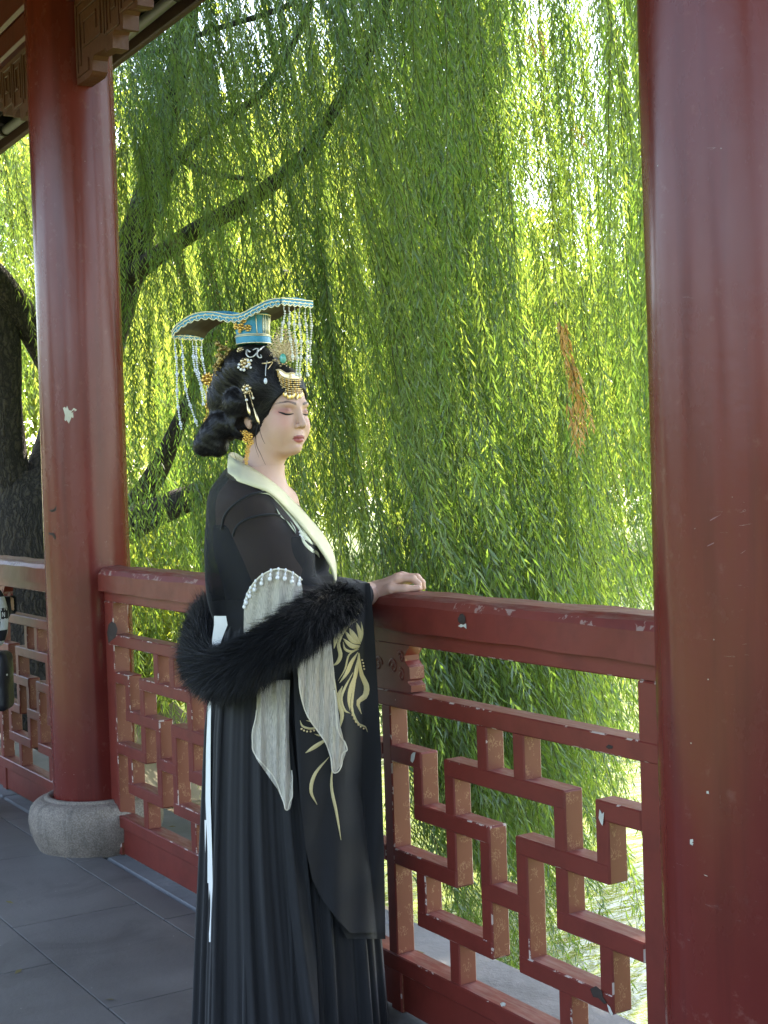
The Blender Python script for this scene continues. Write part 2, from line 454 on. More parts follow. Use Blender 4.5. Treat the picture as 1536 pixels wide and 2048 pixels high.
def chip_on_column(col, u, v, pts, mat, name='paint_chip', lift=.0015):
    """flat flake following the shaft where the ray through (u, v) meets it; pts in px around it"""
    cx, cyy = col.location.x, col.location.y; V = []
    for du, dv in [(0, 0)]+pts:
        q = ray(u+du, v+dv); o2 = CAM[:2]-np.array([cx, cyy]); r_ = CR+lift+(.0 if (du or dv) else .001)
        A = q[:2]@q[:2]; B = o2@q[:2]; C = o2@o2-r_*r_; t = (-B-math.sqrt(max(B*B-A*C, 0)))/A
        p = CAM+q*t; V.append(p-np.array([cx, cyy, 0]))
    n = len(pts); return obj(name, V, [(0, i+1, (i+1) % n+1) for i in range(n)], mat, col)
chip_on_column(colL, 138, 828, [(-12, -12), (-4, -17), (0, -9), (10, -12), (16, -8), (8, -3), (9, 6), (0, 20), (-9, 12), (-8, 2)], CHIP)
chip_on_column(colL, 109, 1018, [(-11, 2), (-7, 6), (6, 5), (9, -4), (9, -14), (7, -15), (5, -5), (-3, 1)], CHIPDARK, 'paint_stain')
chip_on_column(colL, 104, 1070, [(-8, -5), (4, -4), (8, 4), (6, 10), (4, 2), (-6, -1)], CHIPDARK, 'paint_stain')
chip_on_column(colR, 1383, 1685, [(-3, -6), (3, -7), (4, -2), (-2, -1), (4, 1), (2, 6), (-3, 3)], CHIP)
chip_on_column(colR, 1415, 1585, [(-2, -3), (2, -3), (3, 3), (-2, 2)], CHIP)
chip_on_column(colR, 1411, 1750, [(-8, -2), (0, 1), (10, 5), (10, 7), (-1, 4)], CHIP)
for (u_, v_, dx, dy) in [(1450, 1075, 70, -34), (1485, 1105, 66, -45), (1440, 1030, 40, -22)]:
    chip_on_column(colR, u_, v_, [(-dx/2, -dy/2-1), (0, -1.6), (dx/2, dy/2-1), (dx/2, dy/2+1), (0, 1.6), (-dx/2, -dy/2+1)], plain('scuff_%d' % u_, (.26, .12, .12), .6), 'scratch')

# ---------------------------------------------------------------- railings
GRID, BW = .1340, .0400
ROWT = [.667, .541, .412, .282]                    # top of each lattice row
HB = {0: [(0, 1), (2, 5), (6, 7)], 1: [(1, 3), (4, 6)], 2: [(0, 2), (3, 4), (5, 7)], 3: [(1, 3), (4, 6)]}
VB = {1: [(0, 1), (2, 3)], 2: [(0, 2), (3, 'b')], 3: [('m', 0), (1, 3)], 4: [('m', 0), (1, 3)], 5: [(0, 2), (3, 'b')], 6: [(0, 1), (2, 3)]}
MIDB, MIDT, BOTT, BOTB = .763, .803, .147, .104
def railing(x0, units, label):
    base = (x0, 1.84, 0); e = empty('railing', base); tag(e, label, 'railing', 'red lattice railings of the corridor')
    xe = x0+units*7*GRID+BW
    def B(name, a, b_, c, d, f_, g, **k): return cbox(name, a, b_, c, d, f_, g, RED, e, origin=base, **k)
    # top rail: a bevelled handrail profile
    xa, xb = x0-.055, xe+.055
    prof = [(1.780, .957), (1.780, 1.018), (1.790, 1.034), (1.806, 1.043), (1.872, 1.046), (1.890, 1.034), (1.897, 1.018), (1.897, .957)]
    ns = 40; V = []; Fs = []
    for i in range(ns+1):
        x = xa+(xb-xa)*i/ns
        for k, (y, z) in enumerate(prof):
            w = .0013*math.sin(i*1.7+k*2.1)+.0008*math.sin(i*.6+k)
            V.append((x-base[0], y-base[1]+w*.6, z+w))
    n = len(prof)
    W = []
    for i in range(ns):
        for k in range(n):
            k2 = (k+1) % n; Fs.append((i*n+k, (i+1)*n+k, (i+1)*n+k2, i*n+k2)); W.append(.42 if k == 1 else 0.0)
    Fs += [tuple(range(n)), tuple(ns*n+k for k in range(n))[::-1]]; W += [0, 0]
    obj('top_rail', V, Fs, RED, e, fattr={'wear': W})
    B('under_rail', x0-.05, xe+.05, 1.803, 1.868, .9185, .959)
    B('middle_rail', x0-.02, xe+.02, 1.799, 1.855, MIDB, MIDT)
    B('bottom_rail', x0-.02, xe+.02, 1.797, 1.858, BOTB, BOTT)
    for i in range(units):
        xp = x0+i*7*GRID
        B('kick_board', xp+BW+.002, xp+7*GRID-.002, 1.812, 1.838, .004, BOTB+.003)
    # end posts
    B('post', x0-.052, x0+BW*.98, 1.8015, 1.862, 0, .9183)
    B('post', xe-BW*.98, xe+.052, 1.8015, 1.862, 0, .9183)
    y0, y1 = 1.800, 1.852
    for i in range(units):
        c = [x0+(i*7+k)*GRID for k in range(8)]
        if i:
            B('post', c[0], c[0]+BW, 1.8012, 1.853, BOTT-.002, MIDB+.002)
            B('post', c[0]-.004, c[0]+BW+.004, 1.805, 1.846, 0, BOTB+.002)
            carved_bracket(e, base, c[0]+BW/2)
        for r_, segs in HB.items():
            for a, b_ in segs:
                xs = c[a]+(.0015 if a else BW-.002); xq = c[b_]+(BW-.0015 if b_ < 7 else .002)
                B('lattice_bar', xs, xq, y0, y1, ROWT[r_]-BW, ROWT[r_])
        for k, segs in VB.items():
            for a, b_ in segs:
                zt = MIDB+.002 if a == 'm' else ROWT[a]-.0015
                zb = BOTT-.002 if b_ == 'b' else ROWT[b_]-BW+.0015
                B('lattice_bar', c[k], c[k]+BW, y0+.0018, y1-.0018, zb, zt)
    return e
def carved_bracket(parent, base, xc):
    half = [(.088, .803), (.112, .806), (.113, .822), (.100, .828), (.098, .832), (.109, .838), (.108, .866), (.098, .871), (.088, .880), (.088, .893), (.100, .906), (.112, .918), (.112, .921)]
    poly = [(x, z) for x, z in half]+[(-x, z) for x, z in reversed(half)]
    V, Fs = prism_vf(poly, 1.806-base[1], 1.848-base[1]); V[:, 0] += xc-base[0]
    p = obj('carved_bracket', V, Fs, RED, parent)
    parts = []
    for sx in (-1, 1):
        for (cx_, cz, r0, turns) in ((.035, .862, .020, 1.5), (.072, .888, .014, 1.4), (.070, .845, .016, 1.3)):
            t = np.linspace(.4, turns*2*np.pi, 22); rr = r0*(t/t[-1])
            P = np.stack([xc-base[0]+sx*(cx_+rr*np.cos(t)), np.full(22, 1.805-base[1]), cz+rr*np.sin(t)], 1)
            v_, f_ = tube_vf(P, .0042, 6); v_[:, 1] = (v_[:, 1]-(1.806-base[1]))*.35+1.8062-base[1]; parts.append((v_, f_))
    V, Fs = merge(parts); obj('carving', V, Fs, RED, p, smooth=True)['kind'] = 'stuff'
railR = railing(-4.82, 3, 'red lattice railing the black-robed woman rests her hand on')
railL = railing(-5.303-21*GRID, 3, 'worn red lattice railing running off behind the column with the stone drum')
railing(-1.522, 3, 'red lattice railing that carries on past the scratched dark column')
# damage on the railing: bare patches and flakes
def flake(rail, u, v, pts, mat, name='paint_chip', y=1.7785):
    b0 = rail.location; V = []
    for du, dv in [(0, 0)]+pts:
        p = on_plane(np.array(u+du), np.array(v+dv), 1, y-(.0008 if not (du or dv) else 0)); V.append((p[0]-b0.x, p[1]-b0.y, p[2]-b0.z))
    n = len(pts); obj(name, V, [(0, i+1, (i+1) % n+1) for i in range(n)], mat, rail)
flake(railR, 923, 1241, [(-8, -3), (-3, -13), (2, -14), (7, -8), (8, 3), (4, 8), (-3, 6), (-6, 3)], CHIPDARK, 'bare_patch')
flake(railR, 926, 1252, [(-10, 0), (-4, -4), (0, -2), (6, -5), (7, 6), (1, 1), (-4, 3), (-8, 1)], CHIP)
flake(railR, 1219, 1494, [(-8, 0), (-2, -5), (7, -2), (6, 3), (-2, 4)], CHIPDARK, 'bare_patch', 1.7982)
flake(railR, 1203, 1632, [(-4, -14), (1, -4), (5, -8), (4, 6), (2, 20), (-2, 14), (-6, 4)], CHIP, y=1.7982)
flake(railR, 826, 1514, [(-4, -4), (0, -9), (5, -10), (3, 4), (-1, 12), (-5, 8)], CHIP, y=1.7982)
flake(railR, 1196, 1990, [(-16, -12), (-4, -18), (8, -8), (10, 4), (18, 16), (12, 18), (0, 6), (-10, 4)], CHIPDARK, 'bare_patch', 1.7982)
flake(railR, 1218, 2022, [(-4, -14), (2, -8), (8, 6), (6, 10), (0, 2)], CHIP, y=1.7982)
flake(railR, 223, 1265, [(-9, 0), (-6, -16), (0, -22), (8, -18), (12, -6), (8, 10), (0, 16), (-6, 22)], CHIPDARK, 'bare_patch', 1.7990)
flake(railR, 1006, 2009, [(-6, -2), (0, -5), (6, -2), (4, 3), (-3, 4)], CHIP, y=1.7952)

# ---------------------------------------------------------------- roof, beam, brackets
roof = empty('corridor_roof', (-5, .65, 3.0)); tag(roof, 'dark tiled corridor roof with timber beam and grey conduit under the eave', 'roof')
ro = (-5, .65, 3.0)
def rb(name, x0, x1, y0, y1, z0, z1, mat, parent=None, **k): return cbox(name, x0, x1, y0, y1, z0, z1, mat, parent or roof, origin=ro, **k)
rb('tie_beam', -13.5, 3.5, 1.735, 1.865, 3.096, 3.200, BEAMRED, b=.01)
rb('main_beam', -13.5, 3.5, 1.725, 1.875, 3.204, 3.50, BEAMRED, b=.012)
rb('tie_beam', -13.5, 3.5, -.565, -.435, 3.145, 3.252, BEAMRED, b=.01)
rb('main_beam', -13.5, 3.5, -.575, -.425, 3.256, 3.50, BEAMRED, b=.012)
rb('fascia', -13.5, 3.5, 2.485, 2.52, 3.362, 3.455, FASCIA, b=.006)
for k, xr in enumerate(np.arange(-13.2, 3.4, .24)):
    for s in (1, -1):
        yy = (.65, 2.49) if s == 1 else (-1.19, .65)
        o = rb('rafter', xr-.035, xr+.035, -.98, .98, -.035, .035, DARKWOOD, b=.004)
        o.location = (xr-ro[0], (yy[0]+yy[1])/2-ro[1], 3.70-ro[2]); o.rotation_euler = (s*-math.atan(.26), 0, 0)
for s in (1, -1):
    y1 = 2.56 if s == 1 else -1.26; z_e, z_r = 3.475, 3.99
    V = [(-13.5, .65, z_r), (3.5, .65, z_r), (3.5, y1, z_e), (-13.5, y1, z_e), (-13.5, .65, z_r+.09), (3.5, .65, z_r+.09), (3.5, y1, z_e+.09), (-13.5, y1, z_e+.09)]
    V = np.array(V)-np.array(ro)
    obj('roof_deck', V, [(0, 1, 2, 3), (7, 6, 5, 4), (0, 4, 5, 1), (3, 2, 6, 7), (0, 3, 7, 4), (1, 5, 6, 2)], DARKWOOD, roof)
# conduit pipe under the eave with clips
P = np.array([(x, 2.445+.004*math.sin(x*3), 3.418+.006*math.sin(x*2.1)) for x in np.linspace(-13.4, 3.4, 60)])-np.array(ro)
pipe = obj('conduit', *tube_vf(P, .026, 12), PIPEMAT, roof, smooth=True)
for xk in np.arange(-12.9, 3.2, .62):
    V, Fs = tube_vf(np.array([(xk-.012, 2.445, 3.418), (xk+.012, 2.445, 3.418)])-np.array(ro), .030, 12); obj('pipe_clip', V, Fs, CHIPDARK, pipe)
P = np.array([(x, 2.36+.03*math.sin(x*5), 3.435+.012*math.sin(x*9)) for x in np.linspace(-13, 3, 120)])-np.array(ro)
obj('cable', *tube_vf(P, .006, 6), CHIPDARK, roof, smooth=True)

def eave_bracket(xc, s, label):
    """stepped, fret-carved bracket under the beam; s = +1 points to +x"""
    e = empty('carved_eave_bracket', (xc, CY_COL, 2.8)); tag(e, label, 'bracket', 'carved brackets under the beam')
    prof = [(.13, 3.1445), (.13, 2.836), (.155, 2.832), (.172, 2.836), (.186, 2.846), (.188, 2.884), (.205, 2.897), (.318, 2.886), (.325, 2.872), (.392, 2.869), (.396, 2.916), (.41, 2.926), (.478, 2.905), (.492, 2.906), (.496, 2.955), (.512, 2.966), (.60, 2.944), (.628, 2.945), (.632, 3.0), (.655, 3.012), (.74, 2.995), (.752, 3.0), (.756, 3.06), (.79, 3.075), (.82, 3.09), (.82, 3.1445)]
    prof = [(x*.9736+(.1325 if x > .14 else 0), z*.9736+.0344) for x, z in prof]
    V, Fs = prism_vf([(s*x, z-2.8) for x, z in prof], -.030, .027)
    obj('board', V, Fs, BROWNCARVE, e)
    def low(x):
        return np.interp(x, [p[0] for p in prof[1:]], [p[1] for p in prof[1:]])
    # raised meander fret
    segs = []
    w = .012; zt = 3.080
    x0, x1, zb = .165, .285, 2.815
    segs += [(x0, x0+w, zb, zt), (x0+w, x1, zb, zb+w), (x1-w, x1, zb+w, 2.86), (x0+w, .45, zt-w, zt),
             (x0+.032, x0+.044, zb+.035, zt-.035), (x0+.044, .415, zt-.047, zt-.035), (.403, .415, 2.905, zt-.047), (x0+.07, .403, 2.905, 2.917), (x0+.07, x0+.082, 2.917, 3.005), (x0+.082, .37, 2.993, 3.005), (.358, .37, 2.94, 2.993), (.438, .45, 2.895, zt-w)]
    for x0, x1 in ((.462, .585), (.597, .72), (.732, .84)):
        zb = max(low(x0+.015), low(x1-.015))+.014; h = zt-zb
        segs += [(x0, x0+w, zb, zt), (x1-w, x1, zb, zt), (x0+w, x1-w, zt-w, zt), (x0+w, x1-w, zb, zb+w)]
        segs += [(x0+.030, x0+.042, zb+.028, zt-.028), (x0+.042, x1-.030, zt-.040, zt-.028), (x1-.042, x1-.030, zb+h*.35, zt-.040), (x0+.054, x1-.042, zb+h*.35, zb+h*.35+w)]
    parts = []
    for k, (a, b_, c, d) in enumerate(segs):
        if b_-a < .002 or d-c < .002: continue
        v, f, w_ = cbox_vf(b_-a, .012+.0002*(k % 7), d-c, .002); v = v+np.array([s*(a+b_)/2, -.030, (c+d)/2-2.8]); parts.append((v, f))
    V, Fs = merge(parts); obj('fretwork', V, Fs, BROWNCARVE, e)
    return e
eave_bracket(-5.018, 1, 'brown stepped fret-carved bracket on the railing side of the drum-based column')
eave_bracket(-5.018, -1, 'brown stepped fret-carved bracket on the roof-corner side of the drum-based column')

# ================================================================ vegetation
def leaf_mat(name, refl_a, refl_b, trans_a, trans_b, tmix=.50, gloss=.045):
    b = NM(name); t = b.attr('tint')
    dif = b.n('BsdfDiffuse', {'Color': b.mix(t, refl_a, refl_b)}).outputs[0]
    tr = b.n('BsdfTranslucent', {'Color': b.mix(t, trans_a, trans_b)}).outputs[0]
    m1 = b.n('MixShader', {0: tmix, 1: dif, 2: tr}).outputs[0]
    gl = b.n('BsdfGlossy', {'Color': (1, 1, 1, 1), 'Roughness': .38}).outputs[0]
    return b.done(b.n('MixShader', {0: gloss, 1: m1, 2: gl}).outputs[0])
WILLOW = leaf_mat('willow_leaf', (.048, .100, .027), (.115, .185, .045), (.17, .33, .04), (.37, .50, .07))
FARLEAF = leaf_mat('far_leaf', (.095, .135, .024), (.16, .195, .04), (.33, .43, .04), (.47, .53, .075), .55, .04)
FARLEAF2 = leaf_mat('bank_leaf', (.05, .085, .02), (.09, .125, .03), (.14, .22, .03), (.2, .28, .04), .4, .04)
DRY = leaf_mat('withered_leaf', (.46, .24, .06), (.60, .36, .12), (.5, .26, .05), (.6, .36, .1), .35, .03)
SHADELEAF = leaf_mat('broad_leaf', (.03, .07, .018), (.055, .11, .03), (.10, .2, .02), (.16, .28, .03), .35, .1)
TWIG = plain('willow_twig', (.06, .06, .022), .8)
def bark_mat():
    b = NM('willow_bark'); o = b.n('NewGeometry').outputs['Position']
    wv = b.n('VectorMath', {0: o, 1: b.n('VectorMath', {0: b.noise(o, 5, 4, .65, out=1), 'Scale': .16}, operation='SCALE').outputs[0]}, operation='ADD').outputs[0]
    v = b.n('TexVoronoi', {'Vector': b.mapping(wv, (22, 22, 3.0)), 'Scale': 1.5}, feature='DISTANCE_TO_EDGE').outputs[0]
    n = b.noise(b.mapping(o, (9, 9, 2.2)), 3, 7, .7)
    col = b.mix(b.ramp(v, [(0, (0, 0, 0)), (.28, (1, 1, 1))]), (.012, .010, .008), b.mix(n, (.035, .028, .021), (.10, .082, .06)))
    h = b.math('ADD', b.math('MULTIPLY', v, 1.2), n)
    return b.done(b.principled(color=col, rough=.9, normal=b.bump(h, .9, .05)))
BARK = bark_mat()

def leaf_arrays(base, dr, L, W, tint, g, fold=.18):
    n = len(base); dr = dr/np.linalg.norm(dr, axis=1)[:, None]
    rv = g.normal(size=(n, 3)); s = np.cross(dr, rv); s /= np.linalg.norm(s, axis=1)[:, None]+1e-9
    nr = np.cross(dr, s); L = L[:, None]; W = W[:, None]
    a = base; m = base+dr*L*.42-nr*W*fold
    tip = base+dr*L+nr*L*g.uniform(-.18, .18, (n, 1))+np.array([0, 0, -1])*L*.06
    V = np.stack([a, m+s*W*.5, tip, m-s*W*.5], 1).reshape(-1, 3)
    k = np.arange(n)*4
    Fc = np.stack([np.stack([k, k+1, k+2], 1), np.stack([k, k+2, k+3], 1)], 1).reshape(-1, 3)
    return V, Fc, np.repeat(tint, 4)
def strands(S, Ls, lean, g, spacing=.0155, leafL=(.044, .078), leafW=(.0068, .0108), tint0=None, spread=.52):
    """hanging withes: returns leaf arrays and twig arrays"""
    n = len(S); K = int(np.ceil(Ls.max()/spacing))
    t = (np.arange(K)+g.random((n, K)))*spacing
    ok = (t < Ls[:, None])
    ph = g.random((n, 3))*6.28; am = g.uniform(.01, .035, (n, 3))
    def curve(tt):
        out = np.zeros(tt.shape+(3,))
        f = tt+.0
        out[..., 0] = S[:, None, 0]+lean[:, None, 0]*f+am[:, None, 0]*np.sin(f*2.3+ph[:, None, 0])
        out[..., 1] = S[:, None, 1]+lean[:, None, 1]*f+am[:, None, 1]*np.sin(f*2.0+ph[:, None, 1])
        out[..., 2] = S[:, None, 2]-f*.98
        return out
    P = curve(t); Pn = curve(t+.02); T = Pn-P; T /= np.linalg.norm(T, axis=-1)[..., None]
    ang = np.arange(K)[None, :]*2.4+g.random((n, K))*1.2+ph[:, :1]
    rad = np.stack([np.cos(ang), np.sin(ang), np.zeros_like(ang)], -1)
    sp = spread*(.6+.8*g.random((n, K)))[..., None]
    D = T*.85+rad*sp
    tn = (np.repeat(tint0[:, None], K, 1)+g.normal(0, .16, (n, K)))
    taper = np.clip(1.15-.45*t/Ls[:, None], .5, 1.1)
    LL = g.uniform(*leafL, (n, K))*taper; WW = g.uniform(*leafW, (n, K))*taper
    A = leaf_arrays(P[ok], D[ok], LL[ok], WW[ok], np.clip(tn[ok], 0, 1), g)
    m = 5; tt = np.linspace(0, 1, m)[None, :]*Ls[:, None]; C = curve(tt)
    w = .0014
    off = np.array([[w, 0, 0], [-w*.5, w*.87, 0], [-w*.5, -w*.87, 0]])
    TV = (C[:, :, None]+off[None, None]*(1.2-.9*np.linspace(0, 1, m))[None, :, None, None]).reshape(-1, 3)
    b0 = (np.arange(n)[:, None, None]*m+np.arange(m-1)[None, :, None])*3
    j = np.arange(3)[None, None]; j2 = (j+1) % 3
    TF = np.stack([b0+j, b0+j2, b0+3+j2, b0+3+j], -1).reshape(-1, 4)
    return A, (TV, TF)

# ---- the big willow
wb_ = at_depth(np.array(60.), np.array(1200.), np.array(9.5)); TREE = np.array([wb_[0], wb_[1], -.55])
willow = empty('willow_tree', TREE); tag(willow, 'large weeping willow with dark trunk and hanging green leaves beyond the railing', 'tree')
def limb(name, pts, rad, n=14, m=26):
    P = np.array([at_depth(np.array(float(u)), np.array(float(v)), np.array(float(d))) for u, v, d in pts])
    P = spline(P, m); r_ = np.interp(np.linspace(0, 1, m), np.linspace(0, 1, len(rad)), rad)
    V, Fs = tube_vf(P, r_, n)
    V = V+(smooth_noise(V, 1.3, len(pts), 3)*.10)[:, None]*np.repeat(r_, n)[:, None]*np.array([1, 1, .3])
    return obj(name, V-TREE, Fs, BARK, willow, smooth=True)
limb('trunk', [(110, 1520, 9.4), (105, 1300, 9.4), (95, 1150, 9.4), (80, 1040, 9.4), (60, 960, 9.45)], [.55, .43, .37, .33, .24], 24, 30)
limb('limb', [(70, 1060, 9.4), (28, 960, 9.3), (12, 820, 9.2), (8, 680, 9.1), (-20, 560, 9), (-90, 380, 8.8), (-160, 150, 8.6)], [.20, .12, .10, .10, .10, .08, .05])
limb('limb', [(90, 1060, 9.4), (130, 930, 9.5), (175, 760, 9.6), (235, 580, 9.6), (285, 440, 9.5), (318, 330, 9.4), (338, 220, 9.3), (362, 110, 9.2), (385, -30, 9.1), (410, -250, 9)], [.30, .24, .20, .15, .115, .10, .085, .075, .06, .04])
limb('limb', [(160, 800, 9.55), (95, 710, 9.3), (20, 590, 9.0), (-80, 480, 8.7), (-200, 350, 8.4)], [.11, .10, .095, .08, .05])
limb('limb', [(130, 1080, 9.4), (220, 1065, 9.0), (300, 1030, 8.7), (380, 995, 8.4), (450, 965, 8.1), (520, 900, 7.9), (600, 850, 7.6)], [.19, .13, .095, .08, .06, .035, .015])
limb('limb', [(210, 1070, 9.2), (280, 1000, 9.2), (318, 935, 9.1), (348, 870, 9.0), (395, 760, 8.9), (430, 640, 8.8)], [.12, .085, .07, .055, .04, .02])
limb('limb', [(240, 570, 9.6), (330, 500, 9.2), (410, 450, 8.8), (470, 418, 8.5), (540, 372, 8.2), (610, 310, 7.9), (665, 225, 7.7), (705, 160, 7.5), (745, 85, 7.4), (790, -60, 7.2), (850, -300, 7)], [.07, .062, .055, .052, .048, .04, .034, .036, .03, .024, .018])
limb('limb', [(280, 440, 9.5), (350, 330, 9.0), (430, 250, 8.6), (520, 190, 8.2), (600, 60, 7.8), (640, -60, 7.6)], [.04, .03, .026, .024, .02, .012])
limb('limb', [(330, 290, 9.3), (390, 335, 8.9), (450, 352, 8.5), (520, 360, 8.1)], [.028, .022, .018, .01])
limb('limb', [(230, 115, 8.4), (330, 100, 8.2), (420, 62, 8.0), (560, 18, 7.7), (640, -30, 7.5)], [.012, .014, .016, .016, .012])

def crown_strands():
    g = np.random.default_rng(21)
    S = []; Ls = []; Ln = []; Tn = []
    def bundle(u, v, d, L, ns, rad=.13, lean=None, tint=None):
        p = at_depth(np.array(u), np.array(v), np.array(d))
        if p[1] < 2.75: return
        k = max(1, int(g.normal(ns, ns*.4)))
        ln = np.array([.02, .015]) if lean is None else np.array(lean)
        ln = ln+g.normal(0, .05, 2); tn = g.beta(.8, .9) if tint is None else tint
        for _ in range(k):
            q = p+np.array([*g.normal(0, rad, 2), g.normal(0, .28)])
            l = L*g.uniform(.55, 1.15)
            S.append(q); Ls.append(l); Ln.append([*(ln+g.normal(0, .04, 2)), 0]); Tn.append(tn+g.normal(0, .1))
    right = RT[:2]/np.linalg.norm(RT[:2])
    LIMBPX = np.array([(290, 430), (318, 330), (340, 210), (362, 110), (410, 450), (470, 418), (540, 372), (610, 310), (705, 160), (735, 100), (300, 1020), (380, 995), (320, 930), (345, 870), (20, 900), (60, 700), (10, 760)], float)
    for i in range(940):
        d = math.sqrt(g.uniform(4.5**2, 11.0**2)); u = g.uniform(-260, 1480); v = g.uniform(-650, 960)
        L = g.uniform(.7, 2.0)
        pxm = F_PX/d; vb = v+L*pxm; vm = v+L*pxm*.5
        # thin places where the sky shows
        pk = 1.0
        if u > 1060 and vm < 560: pk = .64
        if u > 1240 and vm < 900: pk *= .55
        if 670 < u < 760 and 60 < vm < 260: pk = .5
        if 860 < u < 1000 and 700 < vm < 1000: pk = .75
        if u < 330 and vm > 520: pk *= .62
        if 20 < u < 120 and 640 < vm < 1050: pk *= .25
        if vb > 1330: pk *= .25
        if vb > 1400 and u > 1120: pk = 0
        lm = (np.abs(LIMBPX[:, 0]-u) < 34) & (LIMBPX[:, 1] > v-20) & (LIMBPX[:, 1] < vb+20)
        if lm.any() and d < 9 and u < 480: pk *= .75
        if u < 620 and d < 8.6: pk *= .62
        nz = float(smooth_noise(at_depth(np.array(u), np.array(v+.4*L*pxm), np.array(d))[None]*np.array([1, 1, .6]), .42, 31, 2)[0]); pk *= min(1.25, max(.15, .85+1.0*nz))
        if g.random() > pk: continue
        lean = right*(.16 if 400 < u < 900 else .06)*g.uniform(.3, 1.3)
        bundle(u, v, d, L, 11, rad=.075, lean=lean)
    # the low curtain behind and below the railing
    for i in range(240):
        d = g.uniform(5.2, 8.5); u = g.uniform(800, 1215); v = g.uniform(930, 1330); L_ = g.uniform(.6, 1.35)
        lim = np.interp(v+L_*F_PX/d, [1300, 1430, 1500, 1650, 1900], [1285, 1250, 1165, 1135, 1115])
        if u > lim: continue
        bundle(u, v, d, L_, 5.5, lean=right*.22, tint=g.uniform(.2, .75))
    for i in range(110):
        d = g.uniform(5.0, 6.6); u = g.uniform(840, 1040); v = g.uniform(1180, 1480)
        bundle(u, v, d, g.uniform(.5, .9), 5, lean=right*.35, tint=g.uniform(.2, .7))
    for i in range(70):
        d = g.uniform(7.3, 9.0); u = g.uniform(180, 640); v = g.uniform(950, 1300)
        bundle(u, v, d, g.uniform(.5, 1.0), 5, lean=right*.15, tint=g.uniform(.1, .6))
    # drapes seen near the eave
    for i in range(46):
        d = g.uniform(7.0, 8.5); u = g.uniform(215, 520); v = g.uniform(-80, 140)
        bundle(u, v, d, g.uniform(.5, 1.1), 5, lean=right*.25, tint=g.uniform(.6, 1))
    # part of the crown that stands over the eave, out of the frame
    for i in range(260):
        x = g.uniform(-11, -.5); y = g.uniform(2.9, 8.5); z = g.uniform(4.2, 7.5)
        p = np.array([x, y, z]); u, v, dd = project(p)
        for _ in range(6):
            S.append(p+np.array([*g.normal(0, .25, 2), g.normal(0, .3)])); Ls.append(g.uniform(.6, 1.4)); Ln.append([*g.normal(0, .08, 2), 0]); Tn.append(g.uniform(.2, .8))
    S = np.array(S); Ls = np.array(Ls); Ln = np.array(Ln); Tn = np.array(Tn)
    # nothing may reach below the water
    Ls = np.minimum(Ls, (S[:, 2]-WATER_Z-.12)/.98); k = Ls > .25
    (V, Fc, tint), (TV, TF) = strands(S[k], Ls[k], Ln[k], g, tint0=Tn[k])
    m = 46000; zq = g.uniform(4.6, 6.6, m); q = np.stack([g.uniform(-9.5, 1.5, m), g.uniform(.3, 2.25, m)+.538*zq, zq], 1); q = q[(g.random(m) < .55+.45*np.sign(smooth_noise(q, .35, 8, 2)+.6))]  # oversized unseen leaves added along the sun's slant to shade corridor and ledge
    uu, vv, dd = project(q); q = q[(vv < -120)]
    V2, F2, t2 = leaf_arrays(q, g.normal(size=q.shape)+np.array([0, 0, -1.2]), g.uniform(.14, .21, len(q)), g.uniform(.050, .072, len(q)), g.random(len(q)), g)
    Fc = np.vstack([Fc, F2+len(V)]); V = np.vstack([V, V2]); tint = np.concatenate([tint, t2])
    o = obj('crown', V-TREE, Fc, WILLOW, willow, vattr={'tint': tint}); o['kind'] = 'stuff'
    o = obj('twigs', TV-TREE, TF, TWIG, willow); o['kind'] = 'stuff'
    return len(Fc)
nl = crown_strands(); print('willow tris', nl)
def second_willow():
    g = np.random.default_rng(77); c = at_depth(np.array(900.), np.array(1000.), np.array(15.0)); base = np.array([c[0], c[1], WATER_Z-.1])
    e = empty('willow_tree', base); tag(e, 'farther weeping willow in full sun, its yellow-green strands glowing behind the nearer curtain', 'tree')
    P = spline(np.array([(0, 0, -.3), (.2, .1, 1.2), (-.1, .2, 2.6), (.3, 0, 4.2), (.1, .2, 5.6)]), 16); V, Fs = tube_vf(P, np.linspace(.38, .10, 16), 12); obj('trunk', V, Fs, BARK, e, smooth=True)
    for k in range(7):
        a = k*.9; V, Fs = tube_vf(spline(np.array([(0, 0, 2.4+.25*k), (math.cos(a)*1.3, math.sin(a)*1.3, 3.9+.2*k), (math.cos(a)*3.2, math.sin(a)*3.2, 4.6+.2*k)]), 10), np.linspace(.13, .03, 10), 8); obj('limb', V, Fs, BARK, e, smooth=True)
    S = []; Ls = []; Ln = []; Tn = []
    for i in range(520):
        a = g.random()*6.28; r_ = math.sqrt(g.random())*5.2; p = base+np.array([math.cos(a)*r_*1.1, math.sin(a)*r_*.8, 0]); p[2] = 6.6-.10*r_*r_+g.uniform(-2.8, .3)
        if p[1] < 5: continue
        u, v, d = project(p)
        if u > 1040 and v < 560: continue
        if g.random() < .25: continue
        tn = g.uniform(.35, 1)
        for _ in range(5):
            S.append(p+np.array([*g.normal(0, .16, 2), g.normal(0, .3)])); Ls.append(g.uniform(.8, 2.2)); Ln.append([*g.normal(.03, .06, 2), 0]); Tn.append(tn)
    S = np.array(S); Ls = np.minimum(np.array(Ls), (S[:, 2]-WATER_Z-.3)/.98); k = Ls > .3
    (V, Fc, t), (TV, TF) = strands(S[k], Ls[k], np.array(Ln)[k], g, spacing=.03, leafL=(.08, .13), leafW=(.013, .02), tint0=np.array(Tn)[k])
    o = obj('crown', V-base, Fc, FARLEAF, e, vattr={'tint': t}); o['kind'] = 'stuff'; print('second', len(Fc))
second_willow()
